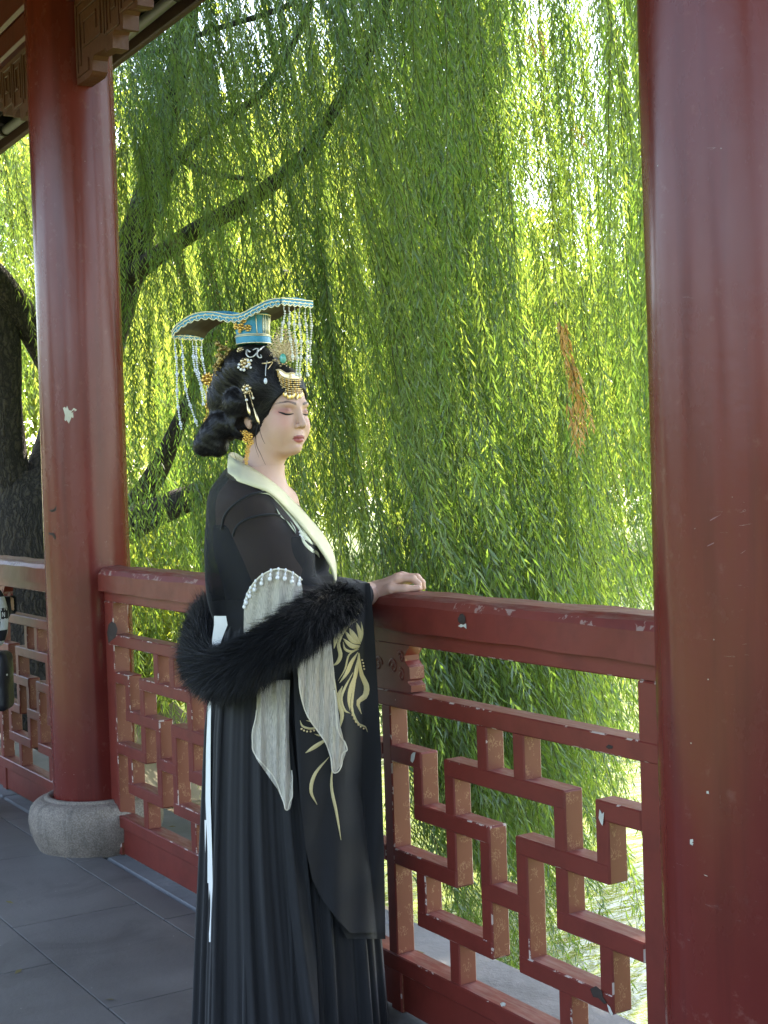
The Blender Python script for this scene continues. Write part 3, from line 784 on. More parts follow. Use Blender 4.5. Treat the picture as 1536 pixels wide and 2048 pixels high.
# withered orange strands
def withered():
    g = np.random.default_rng(5)
    for (u, v, L, ns, dd) in [(1122, 640, .24, 3, 4.6), (1134, 725, .22, 3, 4.6), (1150, 800, .17, 3, 4.6), (1165, 245, .07, 2, 5.0), (1068, 60, .12, 2, 5.6), (340, 440, .55, 5, 8.4), (410, 500, .5, 5, 8.4)]:
        p = at_depth(np.array(float(u)), np.array(float(v)), np.array(dd))
        S = p+g.normal(0, .007, (ns, 3)); Ls = L*g.uniform(.75, 1.05, ns); ln = np.zeros((ns, 3)); ln[:, :2] = RT[:2]*.19+g.normal(0, .02, (ns, 2))
        brown = u < 500
        (V, Fc, t), (TV, TF) = strands(S, Ls, ln, g, spacing=.008, leafL=(.026, .044), leafW=(.007, .011), tint0=g.uniform(.3, 1, ns), spread=.4)
        o = obj('withered_strand', V-TREE, Fc, DRY if not brown else BROWNDRY, willow, vattr={'tint': t})
        obj('withered_twig', TV-TREE, TF, TWIG, willow)
        o['label'] = 'dry orange-brown strand of dead willow leaves'
BROWNDRY = leaf_mat('brown_dry_leaf', (.11, .085, .045), (.17, .13, .07), (.12, .09, .03), (.18, .14, .05), .3, .03)
withered()

# ---- trees and shrubs on the far bank
def leafy(name, label, cat, x, y, z0, h, rx, n, mat, group, seed, leaf=.11, trunk=True, wid=.42):
    g = np.random.default_rng(seed); base = np.array([x, y, z0]); e = empty(name, base); tag(e, label, cat, group)
    if trunk:
        P = spline([(0, 0, -.3), (.1*rx*.3, .05, h*.3), (-.1*rx*.2, .1, h*.6), (.1, 0, h*.85)], 10)
        parts = [tube_vf(P, np.linspace(.05*h, .012*h, 10), 8)]
        for k in range(6):
            a = g.random()*6.28; z = h*g.uniform(.3, .65)
            parts.append(tube_vf(spline([(0, 0, z), (math.cos(a)*rx*.35, math.sin(a)*rx*.35, z+h*.12), (math.cos(a)*rx*.75, math.sin(a)*rx*.75, z+h*.18)], 6), np.linspace(.02*h, .004*h, 6), 5))
        V, Fs = merge(parts); obj('trunk', V, Fs, BARK, e, smooth=True)
    nc = 46
    c = g.normal(size=(nc, 3)); c /= np.linalg.norm(c, axis=1)[:, None]; c *= (g.random(nc)**.45)[:, None]
    zc = (.56 if trunk else .42)*h; rz = (.46 if trunk else .5)*h
    c = c*np.array([rx, rx, rz])+np.array([0, 0, zc]); cr = g.uniform(.16, .34, nc)*rx
    i = g.integers(0, nc, n); p = g.normal(size=(n, 3)); p /= np.linalg.norm(p, axis=1)[:, None]
    P = c[i]+p*(cr[i]*g.random(n)**.4)[:, None]*np.array([1, 1, .8])
    P = P[P[:, 2] > .05]
    D = g.normal(size=P.shape)+np.array([0, 0, -.5])
    m = len(P)
    V, Fc, t = leaf_arrays(P, D, g.uniform(.7, 1.3, m)*leaf, g.uniform(.7, 1.3, m)*leaf*wid, np.clip(g.normal(.5, .25, m), 0, 1), g)
    o = obj('crown' if trunk else 'foliage', V, Fc, mat, e, vattr={'tint': t}); o['kind'] = 'stuff'
    return e
_bg = [(-60, 20, 11, 4.6), (330, 24, 10.5, 4.6), (560, 19, 7.0, 3.6), (790, 25, 8.2, 4.3), (985, 20, 6.4, 3.3), (1190, 27, 5.6, 3.6), (1370, 22, 4.6, 2.8), (-260, 24, 11, 5), (150, 18, 11, 4.5), (420, 17, 10.5, 4.2), (1640, 26, 6.5, 4)]
for k, (u, d, h, rx) in enumerate(_bg):
    p = at_depth(np.array(float(u)), np.array(980.), np.array(float(d+12)))
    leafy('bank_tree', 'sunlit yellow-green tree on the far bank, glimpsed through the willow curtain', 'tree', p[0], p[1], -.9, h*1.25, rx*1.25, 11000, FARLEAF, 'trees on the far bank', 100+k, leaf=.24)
for k, (u, d, h, rx) in enumerate([(290, 11.5, 2.2, 1.1), (420, 13, 2.0, 1.3), (170, 12, 1.8, 1.1), (-60, 12.5, 2.4, 1.2)]):
    p = at_depth(np.array(float(u)), np.array(1000.), np.array(float(d)))
    leafy('bank_shrub', 'bushy sunlit shrub growing on the earth bank behind the willow trunk', 'shrub', p[0], p[1], -.5, h, rx, 9000, FARLEAF, 'shrubs behind the willow trunk', 300+k, leaf=.10, trunk=False)
for k, (u, v, d, h, rx) in enumerate([(985, 1800, 4.62, .75, .30), (905, 1790, 4.9, .8, .34), (1085, 1850, 4.55, .55, .25), (330, 1500, 6.3, .8, .4)]):
    p = at_depth(np.array(float(u)), np.array(float(v)), np.array(float(d)))
    leafy('waterside_plant', 'dark broad-leaved plant growing at the water edge below the stone ledge', 'plant', p[0], max(p[1], 2.62), WATER_Z-.05, h, rx, 420, SHADELEAF, 'plants below the ledge', 400+k, leaf=.11, trunk=False, wid=.6)

for k in range(15):  # unseen trees added as dark reflectors for the glossy columns
    a = R(178+k*13.5); rr = 34+5*math.sin(k*2.3)
    leafy('bank_tree', 'leafy green tree added unseen behind the corridor to darken reflections in the red columns', 'tree', math.cos(a)*rr, math.sin(a)*rr, -.7, 6.2+1.6*math.sin(k*1.7), 4.6, 5000, FARLEAF2, 'unseen trees added behind the corridor', 600+k, leaf=.5)

# a few fallen willow leaves on the paving and the ledge
g = np.random.default_rng(44); n = 46; Pf = np.stack([g.uniform(-6.5, -1.5, n), np.concatenate([g.uniform(.2, 1.7, n-22), g.uniform(1.9, 2.2, 22)]), g.uniform(.002, .004, n)], 1)
Df = np.stack([np.cos(g.random(n)*6.28), np.sin(g.random(n)*6.28), np.zeros(n)], 1); L_ = g.uniform(.02, .05, n)
Sf = np.stack([-Df[:, 1], Df[:, 0], np.zeros(n)], 1); wd = g.uniform(.003, .006, n)[:, None]
Vf = np.stack([Pf, Pf+Df*L_[:, None]*.45+Sf*wd+np.array([0, 0, .003]), Pf+Df*L_[:, None], Pf+Df*L_[:, None]*.45-Sf*wd], 1).reshape(-1, 3)
fl = obj('fallen_leaves', Vf, np.arange(n*4).reshape(n, 4), leaf_mat('fallen_leaf', (.16, .13, .05), (.28, .24, .12), (.1, .09, .03), (.2, .18, .06), .15, .03), vattr={'tint': np.repeat(g.random(n), 4)})
tag(fl, 'scattered dry willow leaves lying on the paving and stone ledge', 'leaves', kind='stuff')

# ================================================================ figures
def ell(P, c, r):
    q = (P-np.asarray(c))/np.asarray(r); k0 = np.linalg.norm(q, axis=-1); k1 = np.linalg.norm(q/np.asarray(r), axis=-1)
    return k0*(k0-1)/(k1+1e-9)
def cap(P, a, b, ra, rb):
    a = np.asarray(a, float); b = np.asarray(b, float); ba = b-a; pa = P-a
    h = np.clip(pa@ba/(ba@ba), 0, 1); return np.linalg.norm(pa-h[..., None]*ba, axis=-1)-(ra+(rb-ra)*h)
def chain(P, pts, rads, k):
    d = None
    for i in range(len(pts)-1):
        e = cap(P, pts[i], pts[i+1], rads[i], rads[i+1]); d = e if d is None else smin(d, e, k)
    return d
def smin(a, b, k):
    h = np.clip(.5+.5*(b-a)/k, 0, 1); return b*(1-h)+a*h-k*h*(1-h)
def smax(a, b, k): return -smin(-a, -b, k)
def surfnet(f, lo, hi, h):
    """naive surface nets of f = 0"""
    lo = np.asarray(lo, float); n = np.ceil((np.asarray(hi)-lo)/h).astype(int)+1
    ax = [lo[i]+h*np.arange(n[i]) for i in range(3)]
    D = np.empty(n)
    for i in range(0, n[0], 12):
        X = np.stack(np.meshgrid(ax[0][i:i+12], ax[1], ax[2], indexing='ij'), -1)
        D[i:i+12] = f(X.reshape(-1, 3)).reshape(X.shape[:3])
    neg = D < 0; m = n-1
    def sl(a, o): return a[o[0]:o[0]+m[0], o[1]:o[1]+m[1], o[2]:o[2]+m[2]]
    offs = [(i, j, k) for i in (0, 1) for j in (0, 1) for k in (0, 1)]
    cnt = sum(sl(neg, o).astype(np.int8) for o in offs); act = (cnt > 0) & (cnt < 8)
    idx = np.full(m, -1); I = np.argwhere(act); idx[act] = np.arange(len(I))
    acc = np.zeros((len(I), 3)); num = np.zeros(len(I))
    for a in offs:
        for d in range(3):
            if a[d]: continue
            b = list(a); b[d] = 1
            da = D[I[:, 0]+a[0], I[:, 1]+a[1], I[:, 2]+a[2]]; db = D[I[:, 0]+b[0], I[:, 1]+b[1], I[:, 2]+b[2]]
            c = (da < 0) != (db < 0); t = np.where(c, da/np.where(c, da-db, 1), 0)
            p = np.tile(np.array(a, float), (len(I), 1)); p[:, d] += t
            acc += np.where(c[:, None], p, 0); num += c
    V = lo+(I+acc/num[:, None])*h
    Fs = []
    for d in range(3):
        e, g = [x for x in range(3) if x != d]
        s0 = [slice(1, m[x]) for x in range(3)]; s0[d] = slice(0, m[d])
        s1 = list(s0); s1[d] = slice(1, m[d]+1)
        A = neg[tuple(s0)]; B = neg[tuple(s1)]; Q = np.argwhere(A != B)
        if not len(Q): continue
        sgn = A[tuple(Q.T)]; base = Q+np.array([0 if x == d else 1 for x in range(3)])
        def ci(de, dg):
            q = base.copy(); q[:, e] -= de; q[:, g] -= dg; return idx[q[:, 0], q[:, 1], q[:, 2]]
        q = np.stack([ci(1, 1), ci(0, 1), ci(0, 0), ci(1, 0)], 1)
        flip = sgn if d != 1 else ~sgn
        Fs.append(np.where(flip[:, None], q, q[:, ::-1]))
    Fs = np.vstack(Fs); Fs = Fs[(Fs >= 0).all(1)]
    for _ in range(2):
        d0 = f(V); g = np.stack([(f(V+np.eye(3)[i]*1e-4)-d0)/1e-4 for i in range(3)], 1)
        V = V-np.clip(d0, -h, h)[:, None]*g/(np.sum(g*g, 1)[:, None]+1e-3)
    return V, Fs
def merge_np(parts):
    V = np.vstack([p[0] for p in parts]); k = np.cumsum([0]+[len(p[0]) for p in parts[:-1]])
    return V, np.vstack([p[1]+o for p, o in zip(parts, k)])
def sphere_vf(c, r, n=8, m=5):
    prof = [(math.sin(t)*1.0, -math.cos(t)) for t in np.linspace(0.02, math.pi-.02, m+1)]
    V, Fs = lathe_vf(prof, n); Fs = Fs+[tuple(range(n))[::-1], tuple(m*n+j for j in range(n))]
    return V*np.asarray(r)+np.asarray(c), Fs

# ---- the woman's own frame: x to image right, y away from the camera, z up, origin on the floor
DP = 3.33
EX = RT*np.array([1, 1, 0]); EX /= np.linalg.norm(EX)
EY = np.array([-EX[1], EX[0], 0]); EZ = np.array([0, 0, 1.0])
_o = at_depth(np.array(580.), np.array(1000.), np.array(DP)); ORG = np.array([_o[0], _o[1], 0.0])
MW = np.stack([EX, EY, EZ], 1)
def LP(u, v, c):
    u, v, c = np.broadcast_arrays(np.asarray(u, float), np.asarray(v, float), np.asarray(c, float))
    q = ray(u, v); t = (-c-(CAM-ORG)@EY)/(q@EY); P = CAM+q*t[..., None]
    return (P-ORG)@MW
def to_local(Pw): return (np.asarray(Pw)-ORG)@MW
def marsh(f, u, v, c0=.45, c1=-.2, lift=0.0):
    """first hit of the picture ray through (u, v) with f = lift, as a depth c"""
    u = np.asarray(u, float); v = np.asarray(v, float); c = np.full(u.shape, c0)
    for _ in range(60):
        d = f(LP(u, v, c).reshape(-1, 3)).reshape(u.shape)-lift; c = np.maximum(c-d*.8, c1)
    return c
person = empty('person', ORG, math.atan2(EX[1], EX[0]))
tag(person, 'woman in a black robe with cream collar and black fur stole, hand on railing', 'person')

# ---------------------------------------------------------------- head
PHI, PIT = R(47), R(5)
HC = LP(554., 822., .02); HS = .89
_f = np.array([math.sin(PHI), -math.cos(PHI), 0]); HR = np.array([-math.cos(PHI), -math.sin(PHI), 0])
HF = _f*math.cos(PIT)-EZ*math.sin(PIT)*np.array([0, 0, 1]); HF = np.array([_f[0]*math.cos(PIT), _f[1]*math.cos(PIT), -math.sin(PIT)])
HU = np.cross(HR, HF)
HM = np.stack([HF, HR, HU], 1)                # head (fwd, right, up) -> local
def h2l(P): return HC+(np.asarray(P)*HS)@HM.T
def l2h(P): return ((np.asarray(P)-HC)@HM)/HS
NECK0 = np.array([-.012, 0, -.055]); NECK1 = l2h(LP(512., 975., .01))
def f_head(P):
    P = P*np.array([1, 1/.95, 1])
    A = P.copy(); A[:, 1] = np.abs(A[:, 1])
    d = ell(P, (-.012, 0, .028), (.094, .073, .086))
    d = smin(d, ell(A, (.028, 0, -.033), (.058, .060, .076)), .022)
    d = smin(d, ell(A, (.036, 0, -.070), (.050, .049, .038)), .022)
    d = smin(d, ell(A, (.070, 0, -.095), (.019, .021, .0150)), .016)
    d = smin(d, ell(A, (.052, .035, -.040), (.033, .026, .034)), .02)
    d = smin(d, ell(A, (.022, 0, -.098), (.045, .040, .020)), .02)
    d = smin(d, ell(A, (.071, .024, .020), (.013, .022, .009)), .014)
    d = smax(d, -ell(A, (.101, .031, .003), (.0215, .0165, .0105)), .010)
    d = smin(d, ell(A, (.0655, .0315, -.0005), (.0165, .0165, .0110)), .004)
    d = smin(d, cap(P, (.078, 0, .014), (.0975, 0, -.024), .0062, .0080), .011)
    d = smin(d, ell(P, (.1015, 0, -.0325), (.0105, .0098, .0086)), .007)
    d = smin(d, ell(A, (.0905, .0118, -.0370), (.0095, .0066, .0064)), .004)
    d = smax(d, -ell(A, (.0965, .0060, -.0425), (.0070, .0032, .0034)), .0015)
    d = smin(d, ell(P, (.068, 0, -.066), (.0225, .026, .0225)), .012)
    lipu = ell(A, (.0850, .006, -.0648), (.0080, .0130, .0050)); d = smin(d, lipu, .004)
    d = smin(d, ell(A, (.0842, 0, -.0742), (.0082, .0155, .0056)), .004)
    yl = np.clip(A[:, 1], 0, .022)
    groove = np.sqrt((P[:, 2]+.0698+.0016*(yl/.02)**2)**2+((P[:, 0]-(.0935-.5*yl**2/.03))*.5)**2+(np.maximum(A[:, 1]-.022, 0))**2)-.0011
    d = smax(d, -groove, .0022)
    d = smax(d, -ell(P, (.099, 0, -.0845), (.0125, .016, .0038)), .006)
    # near ear shells (both sides)
    A = A+np.array([.032, 0, 0])
    ear = ell(A, (-.008, .0705, -.016), (.017, .0075, .029))
    ear = smin(ear, ell(A, (-.003, .0685, -.041), (.0085, .0060, .0095)), .006)
    ear = smax(ear, -ell(A, (-.004, .0775, -.012), (.0095, .0058, .0165)), .004)
    d = smin(d, ear, .005)
    d = smin(d, cap(P, NECK0, NECK1, .049, .060), .022)
    return d
def g_s(x, c, s): return np.exp(-((x-c)/s)**2)
def skin_col(H):
    x, y, z = H.T; ay = np.abs(y)
    S = np.tile(np.array([.56, .345, .260]), (len(H), 1))
    def lay(mask, col):
        nonlocal S
        m = np.clip(mask, 0, 1)[:, None]; S = S*(1-m)+np.array(col)*m
    front = np.clip((x-.03)/.02, 0, 1)
    lay(.55*front*np.exp(-(((ay-.046)/.020)**2+((z+.028)/.020)**2)), (.62, .27, .22))
    lay(.85*front*np.exp(-(((ay-.037)/.018)**2+((z-.005)/.0090)**2)), (.34, .15, .125))
    lay(.55*front*np.exp(-(((ay-.046)/.010)**2+((z+.003)/.007)**2)), (.50, .13, .11))
    lay(.35*front*np.exp(-(((ay-.010)/.006)**2+((z+.012)/.022)**2)), (.46, .28, .20))
    lay(.55*front*g_s(ay, 0, .0055)*g_s(z, -.015, .02), (.64, .46, .38))
    # brow
    bz = .0205+.0055*np.clip((ay-.012)/.022, 0, 1)-.0080*np.clip((ay-.036)/.018, 0, 1)**1.5
    bw = .0036*np.clip(1.15-(ay-.012)/.045, .25, 1)
    lay(.92*front*np.clip((bw-np.abs(z-bz))/.0011+.5, 0, 1)*(ay > .0115)*np.clip((.058-ay)/.006, 0, 1), (.075, .052, .045))
    # lips
    up = np.clip((.0212-ay)/.002, 0, 1)*np.clip((z+.0712)/.0008+.5, 0, 1)*np.clip((-.0600-.0050*(ay/.02)**1.5-.0012*g_s(ay, 0, .003)-z)/.001+.5, 0, 1)
    lo = np.clip((.0200-ay)/.002, 0, 1)*np.clip((-.0692-z)/.0008+.5, 0, 1)*np.clip((z+.0812-.0070*(ay/.0195)**2)/.001+.5, 0, 1)
    lay(front*up, (.27, .055, .06)); lay(front*lo, (.36, .085, .09))
    lay(.8*front*np.exp(-((z+.0699+.0016*(ay/.02)**2)/.0011)**2)*(ay < .022), (.16, .02, .025))
    # nostril and lash shadow colour is left to the light
    return S
hv, hf = surfnet(f_head, (-.115, -.092, -.215), (.115, .092, .122), .0021)
keep = np.ones(len(hv), bool)
head_col = skin_col(hv); head_V = h2l(hv)

# ---------------------------------------------------------------- torso, arms, legs
PB = R(72)
BF = np.array([math.sin(PB), -math.cos(PB), 0]); BR = np.array([-math.cos(PB), -math.sin(PB), 0])
BM = np.stack([BF, BR, EZ], 1)
def bl(c, fwd=0, rt=0, up=0): return np.asarray(c)+BF*fwd+BR*rt+EZ*up
def ellb(P, c, r): return ell((P-np.asarray(c))@BM, (0, 0, 0), r)
C_CH = LP(520., 1075., .0); C_WA = LP(533., 1235., .0); C_HI = LP(545., 1375., .0); C_SH = LP(510., 1003., .0)
SH_R = LP(500., 1008., .135); EL_R = LP(578., 1212., .10); WR_R = LP(750., 1186., -.125)
SH_L = bl(C_SH, 0, -.15, -.01); EL_L = SH_L+np.array([.05, .03, -.27]); WR_L = EL_L+np.array([.02, -.12, -.07])
def f_torso(P):
    d = ellb(P, C_CH, (.098, .140, .155))
    for s in (-1, 1): d = smin(d, ellb(P, bl(C_CH, .075, s*.066, -.035), (.062, .062, .062)), .04)
    d = smin(d, ellb(P, C_WA, (.088, .098, .13)), .06)
    d = smin(d, ellb(P, C_HI, (.098, .108, .12)), .06)
    d = smin(d, cap(P, bl(C_SH, 0, .085), bl(C_SH, 0, -.085), .052, .052), .045)
    d = smin(d, cap(P, h2l(NECK0), h2l(NECK1), .045, .056), .04)
    return d
def f_arms(P):
    d = chain(P, [SH_R, EL_R, WR_R], [.052, .041, .028], .02)
    return np.minimum(d, chain(P, [SH_L, EL_L, WR_L], [.05, .041, .028], .02))
def f_body(P):
    d = smin(f_torso(P), f_arms(P), .04)
    for s in (-1, 1):
        hip = bl(C_HI, 0, s*.05, -.05); knee = bl([C_HI[0], C_HI[1], .46], .0, s*.06); ank = bl([C_HI[0], C_HI[1], .08], -.02, s*.06)
        d = smin(d, chain(P, [hip, knee, ank, bl(ank, .14, 0, -.045)], [.072, .054, .038, .028], .03), .04)
    return d
bv, bf = surfnet(f_body, (-.36, -.32, -.01), (.40, .34, 1.36), .0085)

# ---------------------------------------------------------------- hand on the rail
def rail_top_local(u, v):
    p = on_plane(np.array(float(u)), np.array(float(v)), 2, 1.046); return to_local(p)
# knuckle line, fingers bend over the handrail; built in local metres
H0 = WR_R
RTOP = 1.046
K = [LP(797., 1153., -.098), LP(806., 1150., -.118), LP(810., 1153., -.137), LP(808., 1160., -.155)]
TIPS = [LP(840., 1186., -.088), LP(847., 1185., -.112), LP(846., 1185., -.136), LP(838., 1187., -.156)]
def f_hand(P):
    d = chain(P, [EL_R*.45+WR_R*.55, WR_R], [.033, .0255], .01)
    d = smin(d, chain(P, [WR_R+np.array([0, .008, 0]), WR_R+np.array([.012, .012, .004])], [.0245, .024], .01), .012)
    for i, (k, t) in enumerate(zip(K, TIPS)):
        d = smin(d, cap(P, WR_R+np.array([.004, .004*i-.004, .002]), k+np.array([-.004, 0, -.006]), .0215, .0140), .012)
    fing = None
    for i, (k, t) in enumerate(zip(K, TIPS)):
        t = np.array([t[0], t[1], max(t[2], RTOP+.0055)])
        p1 = k*.50+t*.50+np.array([.009, 0, .0095]); p2 = k*.20+t*.80+np.array([.007, 0, .0055])
        fi = chain(P, [k+np.array([-.002, 0, -.004]), p1, p2, t], [.0105, .0090, .0080, .0066], .004)
        fing = fi if fing is None else smin(fing, fi, .0018)
    d = smin(d, fing, .008)
    # thumb along the near edge of the rail
    tb = [WR_R+np.array([.014, -.010, -.004]), LP(782., 1180., -.075), LP(810., 1186., -.066), LP(837., 1189., -.070)]
    tb = [tb[0]]+[np.array([q[0], q[1], max(q[2], RTOP+.0075)]) for q in tb[1:]]
    d = smin(d, chain(P, tb, [.0180, .0125, .0095, .0072], .006), .010)
    # palm heel resting
    d = smin(d, ell(P, WR_R+np.array([.030, 0, -.008]), (.026, .030, .014)), .012)
    return d
lo = np.minimum(np.min(K, 0), WR_R)-np.array([.12, .05, .06]); hi = np.max(TIPS+K+[WR_R], 0)+np.array([.03, .07, .06])
gv, gf = surfnet(f_hand, lo, hi, .0021)
# mirrored left hand at the end of the hidden arm
mv = gv-WR_R; mv = mv*np.array([1, -1, 1]); mv = mv+WR_L; mf = gf[:, ::-1]
def hand_col(V):
    S = np.tile(np.array([.56, .345, .260]), (len(V), 1)); kd = np.min([np.linalg.norm(V-k, axis=1) for k in K+TIPS], 0)
    m = (.35*np.exp(-(kd/.012)**2))[:, None]; return S*(1-m)+np.array([.60, .30, .235])*m
BV, BFc = merge_np([(head_V, hf), (bv, bf), (gv, gf), (mv, mf)])
cols = np.vstack([head_col, np.tile([.55, .34, .26], (len(bv), 1)), hand_col(gv), hand_col(gv)])
def skin_mat():
    b = NM('skin'); pos = b.coord(); c = b.attr('skin', 'Color')
    n = b.noise(pos, 420, 4, .65); mo = b.noise(pos, 60, 4, .6); c = b.mix(b.math('MULTIPLY', b.ramp(mo, [(.35, (0, 0, 0)), (.7, (1, 1, 1))]), .16), c, (.52, .26, .20))
    return b.done(b.principled(color=c, rough=b.math('ADD', .42, b.math('MULTIPLY', mo, .18)), spec=.35, sss=.07, sss_radius=(.010, .004, .002), sss_scale=1.0, normal=b.bump(n, .16, .0012)))
SKIN = skin_mat()
obj('body', BV, BFc, SKIN, person, smooth=True, vcol={'skin': cols})
# lashes: thin dark arcs where the lids meet
LASH = plain('lash_line', (.012, .008, .008), .7)
for s in (1, -1):
    ys = np.linspace(.0165, .0500, 18); zz = -.0050-.0022*np.sin((ys-.0165)/.0335*np.pi)+.0035*np.clip((ys-.040)/.010, 0, 1)
    P = np.stack([np.full(18, .12), s*ys, zz], 1)
    for _ in range(50): P[:, 0] -= f_head(P)*.8
    P[:, 0] += .0002
    V, Fs = tube_vf(h2l(P), np.interp(ys, [.0165, .03, .045, .05], [.0008, .0021, .0024, .0006]), 6)
    obj('eyelash', V, Fs, LASH, person, smooth=True)

# ---------------------------------------------------------------- hair
def hair_mat():
    b = NM('black_hair'); pos = b.coord()
    st = b.noise(b.mapping(pos, (1, 1, 1)), 9, 2, .5)
    w = b.n('TexWave', {'Vector': pos, 'Scale': 55.0, 'Distortion': 9.0, 'Detail': 3.0, 'Detail Scale': .35}).outputs['Fac']
    fine = b.noise(b.mapping(pos, (150, 150, 14)), 3, 3, .6, dist=.6)
    h = b.math('ADD', b.math('MULTIPLY', w, .5), b.math('MULTIPLY', fine, .8))
    return b.done(b.principled(color=(.0055, .005, .0055), rough=.5, spec=.22, normal=b.bump(h, .3, .0018)))
HAIR = hair_mat()
LOBES = [(505, 738, .01, 60, 47, .085), (468, 762, -.02, 42, 46, .07), (448, 798, -.04, 34, 42, .06), (452, 848, -.03, 38, 34, .055), (428, 870, -.03, 30, 31, .045),
         (409, 890, -.03, 22, 23, .033), (436, 893, -.02, 20, 21, .028), (486, 848, .015, 30, 32, .045), (522, 768, .055, 40, 44, .045), (478, 806, .03, 32, 30, .045)]
_px = 835.0
LOB = [(LP(float(u), float(v), c), (ru/_px, rc, rv/_px)) for u, v, c, ru, rv, rc in LOBES]
def f_hair(P):
    H = l2h(P); A = H.copy(); A[:, 1] = np.abs(A[:, 1])
    d = ell(H, (-.017, 0, .034), (.103, .0800, .096))
    d = smin(d, ell(H, (-.045, 0, -.03), (.060, .070, .060)), .02)
    cut = ell(A, (.094, 0, -.060), (.088, .100, .124))
    d = smax(d, -cut, .006)*HS
    for c, r_ in LOB: d = smin(d, ell(P, c, r_), .013)
    ear = ell(A, (-.036, .083, -.038), (.019, .034, .022))*HS; d = smax(d, -ear, .005)
    return d+.0007*np.sin((H[:, 0]*.5+H[:, 2]*.9+H[:, 1]*.5)*260+6*H[:, 0]/.05)*np.clip((.03-H[:, 0])/.05, 0, 1)
wv, wf = surfnet(f_hair, LP(375., 925., 0.)*np.array([1, 0, 1])+np.array([0, -.17, 0]), LP(612., 680., 0.)*np.array([1, 0, 1])+np.array([0, .20, .01]), .0030)
hair = obj('hair', wv, wf, HAIR, person, smooth=True)
def wisp(pts, r0=.0009, name='loose_strand'):
    V, Fs = tube_vf(spline(np.array([LP(*p) for p in pts]), 16), np.linspace(r0, r0*.3, 16), 5); obj(name, V, Fs, HAIR, hair, smooth=True)
wisp([(517, 842, .10), (512, 868, .103), (513, 890, .10), (522, 910, .095), (531, 930, .085)], .0012)
wisp([(519, 848, .10), (520, 862, .105), (525, 878, .106), (530, 888, .1)], .0009)
wisp([(515, 850, .10), (510, 875, .1), (511, 895, .097), (518, 915, .09)], .0008)
wisp([(466, 885, .06), (468, 905, .058), (474, 922, .05)], .0009)

# single hairs combed over the rolled hair, plus a few flyaways
def hair_strands():
    g = np.random.default_rng(19); n = 7000; k = g.integers(0, len(wv), n); P = wv[k]+g.normal(0, .0015, (n, 3)); keep = P[:, 2] > -9
    H0_ = l2h(P); back = -HF*.9+EZ*np.where(H0_[:, 2] > .03, .25, -.55)[:, None]+g.normal(0, .22, (n, 3))
    def grad(Q):
        d0 = f_hair(Q); return d0, np.stack([(f_hair(Q+np.eye(3)[i]*4e-4)-d0)/4e-4 for i in range(3)], 1)
    m = 7; step = g.uniform(.0035, .0085, n)[:, None]; lift = g.uniform(.0002, .0022, n); fly = g.random(n) < .05; rows = []
    for i in range(m):
        d0, gr = grad(P); nn = gr/(np.linalg.norm(gr, axis=1)[:, None]+1e-6)
        P = P-nn*(d0-lift*(1+np.where(fly, i*1.2, 0)))[:, None]; rows.append((P.copy(), nn))
        t = back-nn*np.sum(back*nn, 1)[:, None]; t /= np.linalg.norm(t, axis=1)[:, None]+1e-6; P = P+t*step
    w = .00042; V = []
    for i, (Q, nn) in enumerate(rows):
        t = rows[min(i+1, m-1)][0]-rows[max(i-1, 0)][0]; sd_ = np.cross(t, nn); sd_ /= np.linalg.norm(sd_, axis=1)[:, None]+1e-9; ww = w*(1-.8*abs(i/(m-1)-.4))
        V.append(Q+sd_*ww); V.append(Q-sd_*ww)
    V = np.stack(V, 1).reshape(-1, 3); b = np.arange(n)[:, None]*2*m+np.arange(m-1)[None]*2
    Fc = np.stack([b, b+1, b+3, b+2], -1).reshape(-1, 4)
    o = obj('hair_strands', V, Fc, STRAND, hair); o['kind'] = 'stuff'
STRAND = plain('hair_strand', (.012, .010, .010), .42, spec=.4)
hair_strands()

# ================================================================ clothes
def cloth(name, col, rough=.8, weave=900, bump=.12, sheen=.15, opac=1.0, tr=None, var=.12):
    b = NM(name); pos = b.coord()
    n = b.noise(pos, weave, 2); n2 = b.noise(pos, 14, 5); n3 = b.noise(b.mapping(pos, (30, 30, 3)), 3, 4)
    c = b.mix(n2, tuple(x*(1-var) for x in col), tuple(min(1, x*(1+var)) for x in col))
    sh = b.principled(color=c, rough=rough, sheen=sheen, sheen_rough=.5, spec=.25, normal=b.bump(b.math('ADD', n, b.math('MULTIPLY', n3, 1.2)), bump, .003))
    if tr:
        t = b.n('BsdfTranslucent', {'Color': (*tr, 1)}).outputs[0]; sh = b.n('MixShader', {0: .4, 1: sh, 2: t}).outputs[0]
    if opac < 1:
        opac = b.attr('opac')
        t = b.n('BsdfTransparent').outputs[0]; sh = b.n('MixShader', {0: opac, 1: t, 2: sh}).outputs[0]
    return b.done(sh)
BLACK = cloth('black_crepe', (.0125, .0125, .0140), .78)
SKIRT = cloth('black_skirt_cloth', (.0132, .0132, .0145), .75, sheen=.14)
SHEER = cloth('sheer_black_chiffon', (.010, .0102, .0125), .8, opac=.76, sheen=.08)
CREAM = cloth('cream_satin', (.62, .575, .37), .55, sheen=.1, bump=.08)
WHITE = cloth('white_ribbon_cloth', (.78, .77, .74), .7)
def organza():
    b = NM('cream_organza'); pos = b.coord(); n = b.noise(b.mapping(pos, (220, 220, 12)), 3, 3)
    op = b.ramp(n, [(.3, (.34, .34, .34)), (.7, (.74, .74, .74))])
    d = b.n('BsdfDiffuse', {'Color': (.90, .82, .70, 1)}).outputs[0]; t = b.n('BsdfTranslucent', {'Color': (.8, .75, .66, 1)}).outputs[0]
    s = b.n('MixShader', {0: .15, 1: d, 2: t}).outputs[0]
    return b.done(b.n('MixShader', {0: op, 1: b.n('BsdfTransparent').outputs[0], 2: s}).outputs[0])
ORG_M = organza()
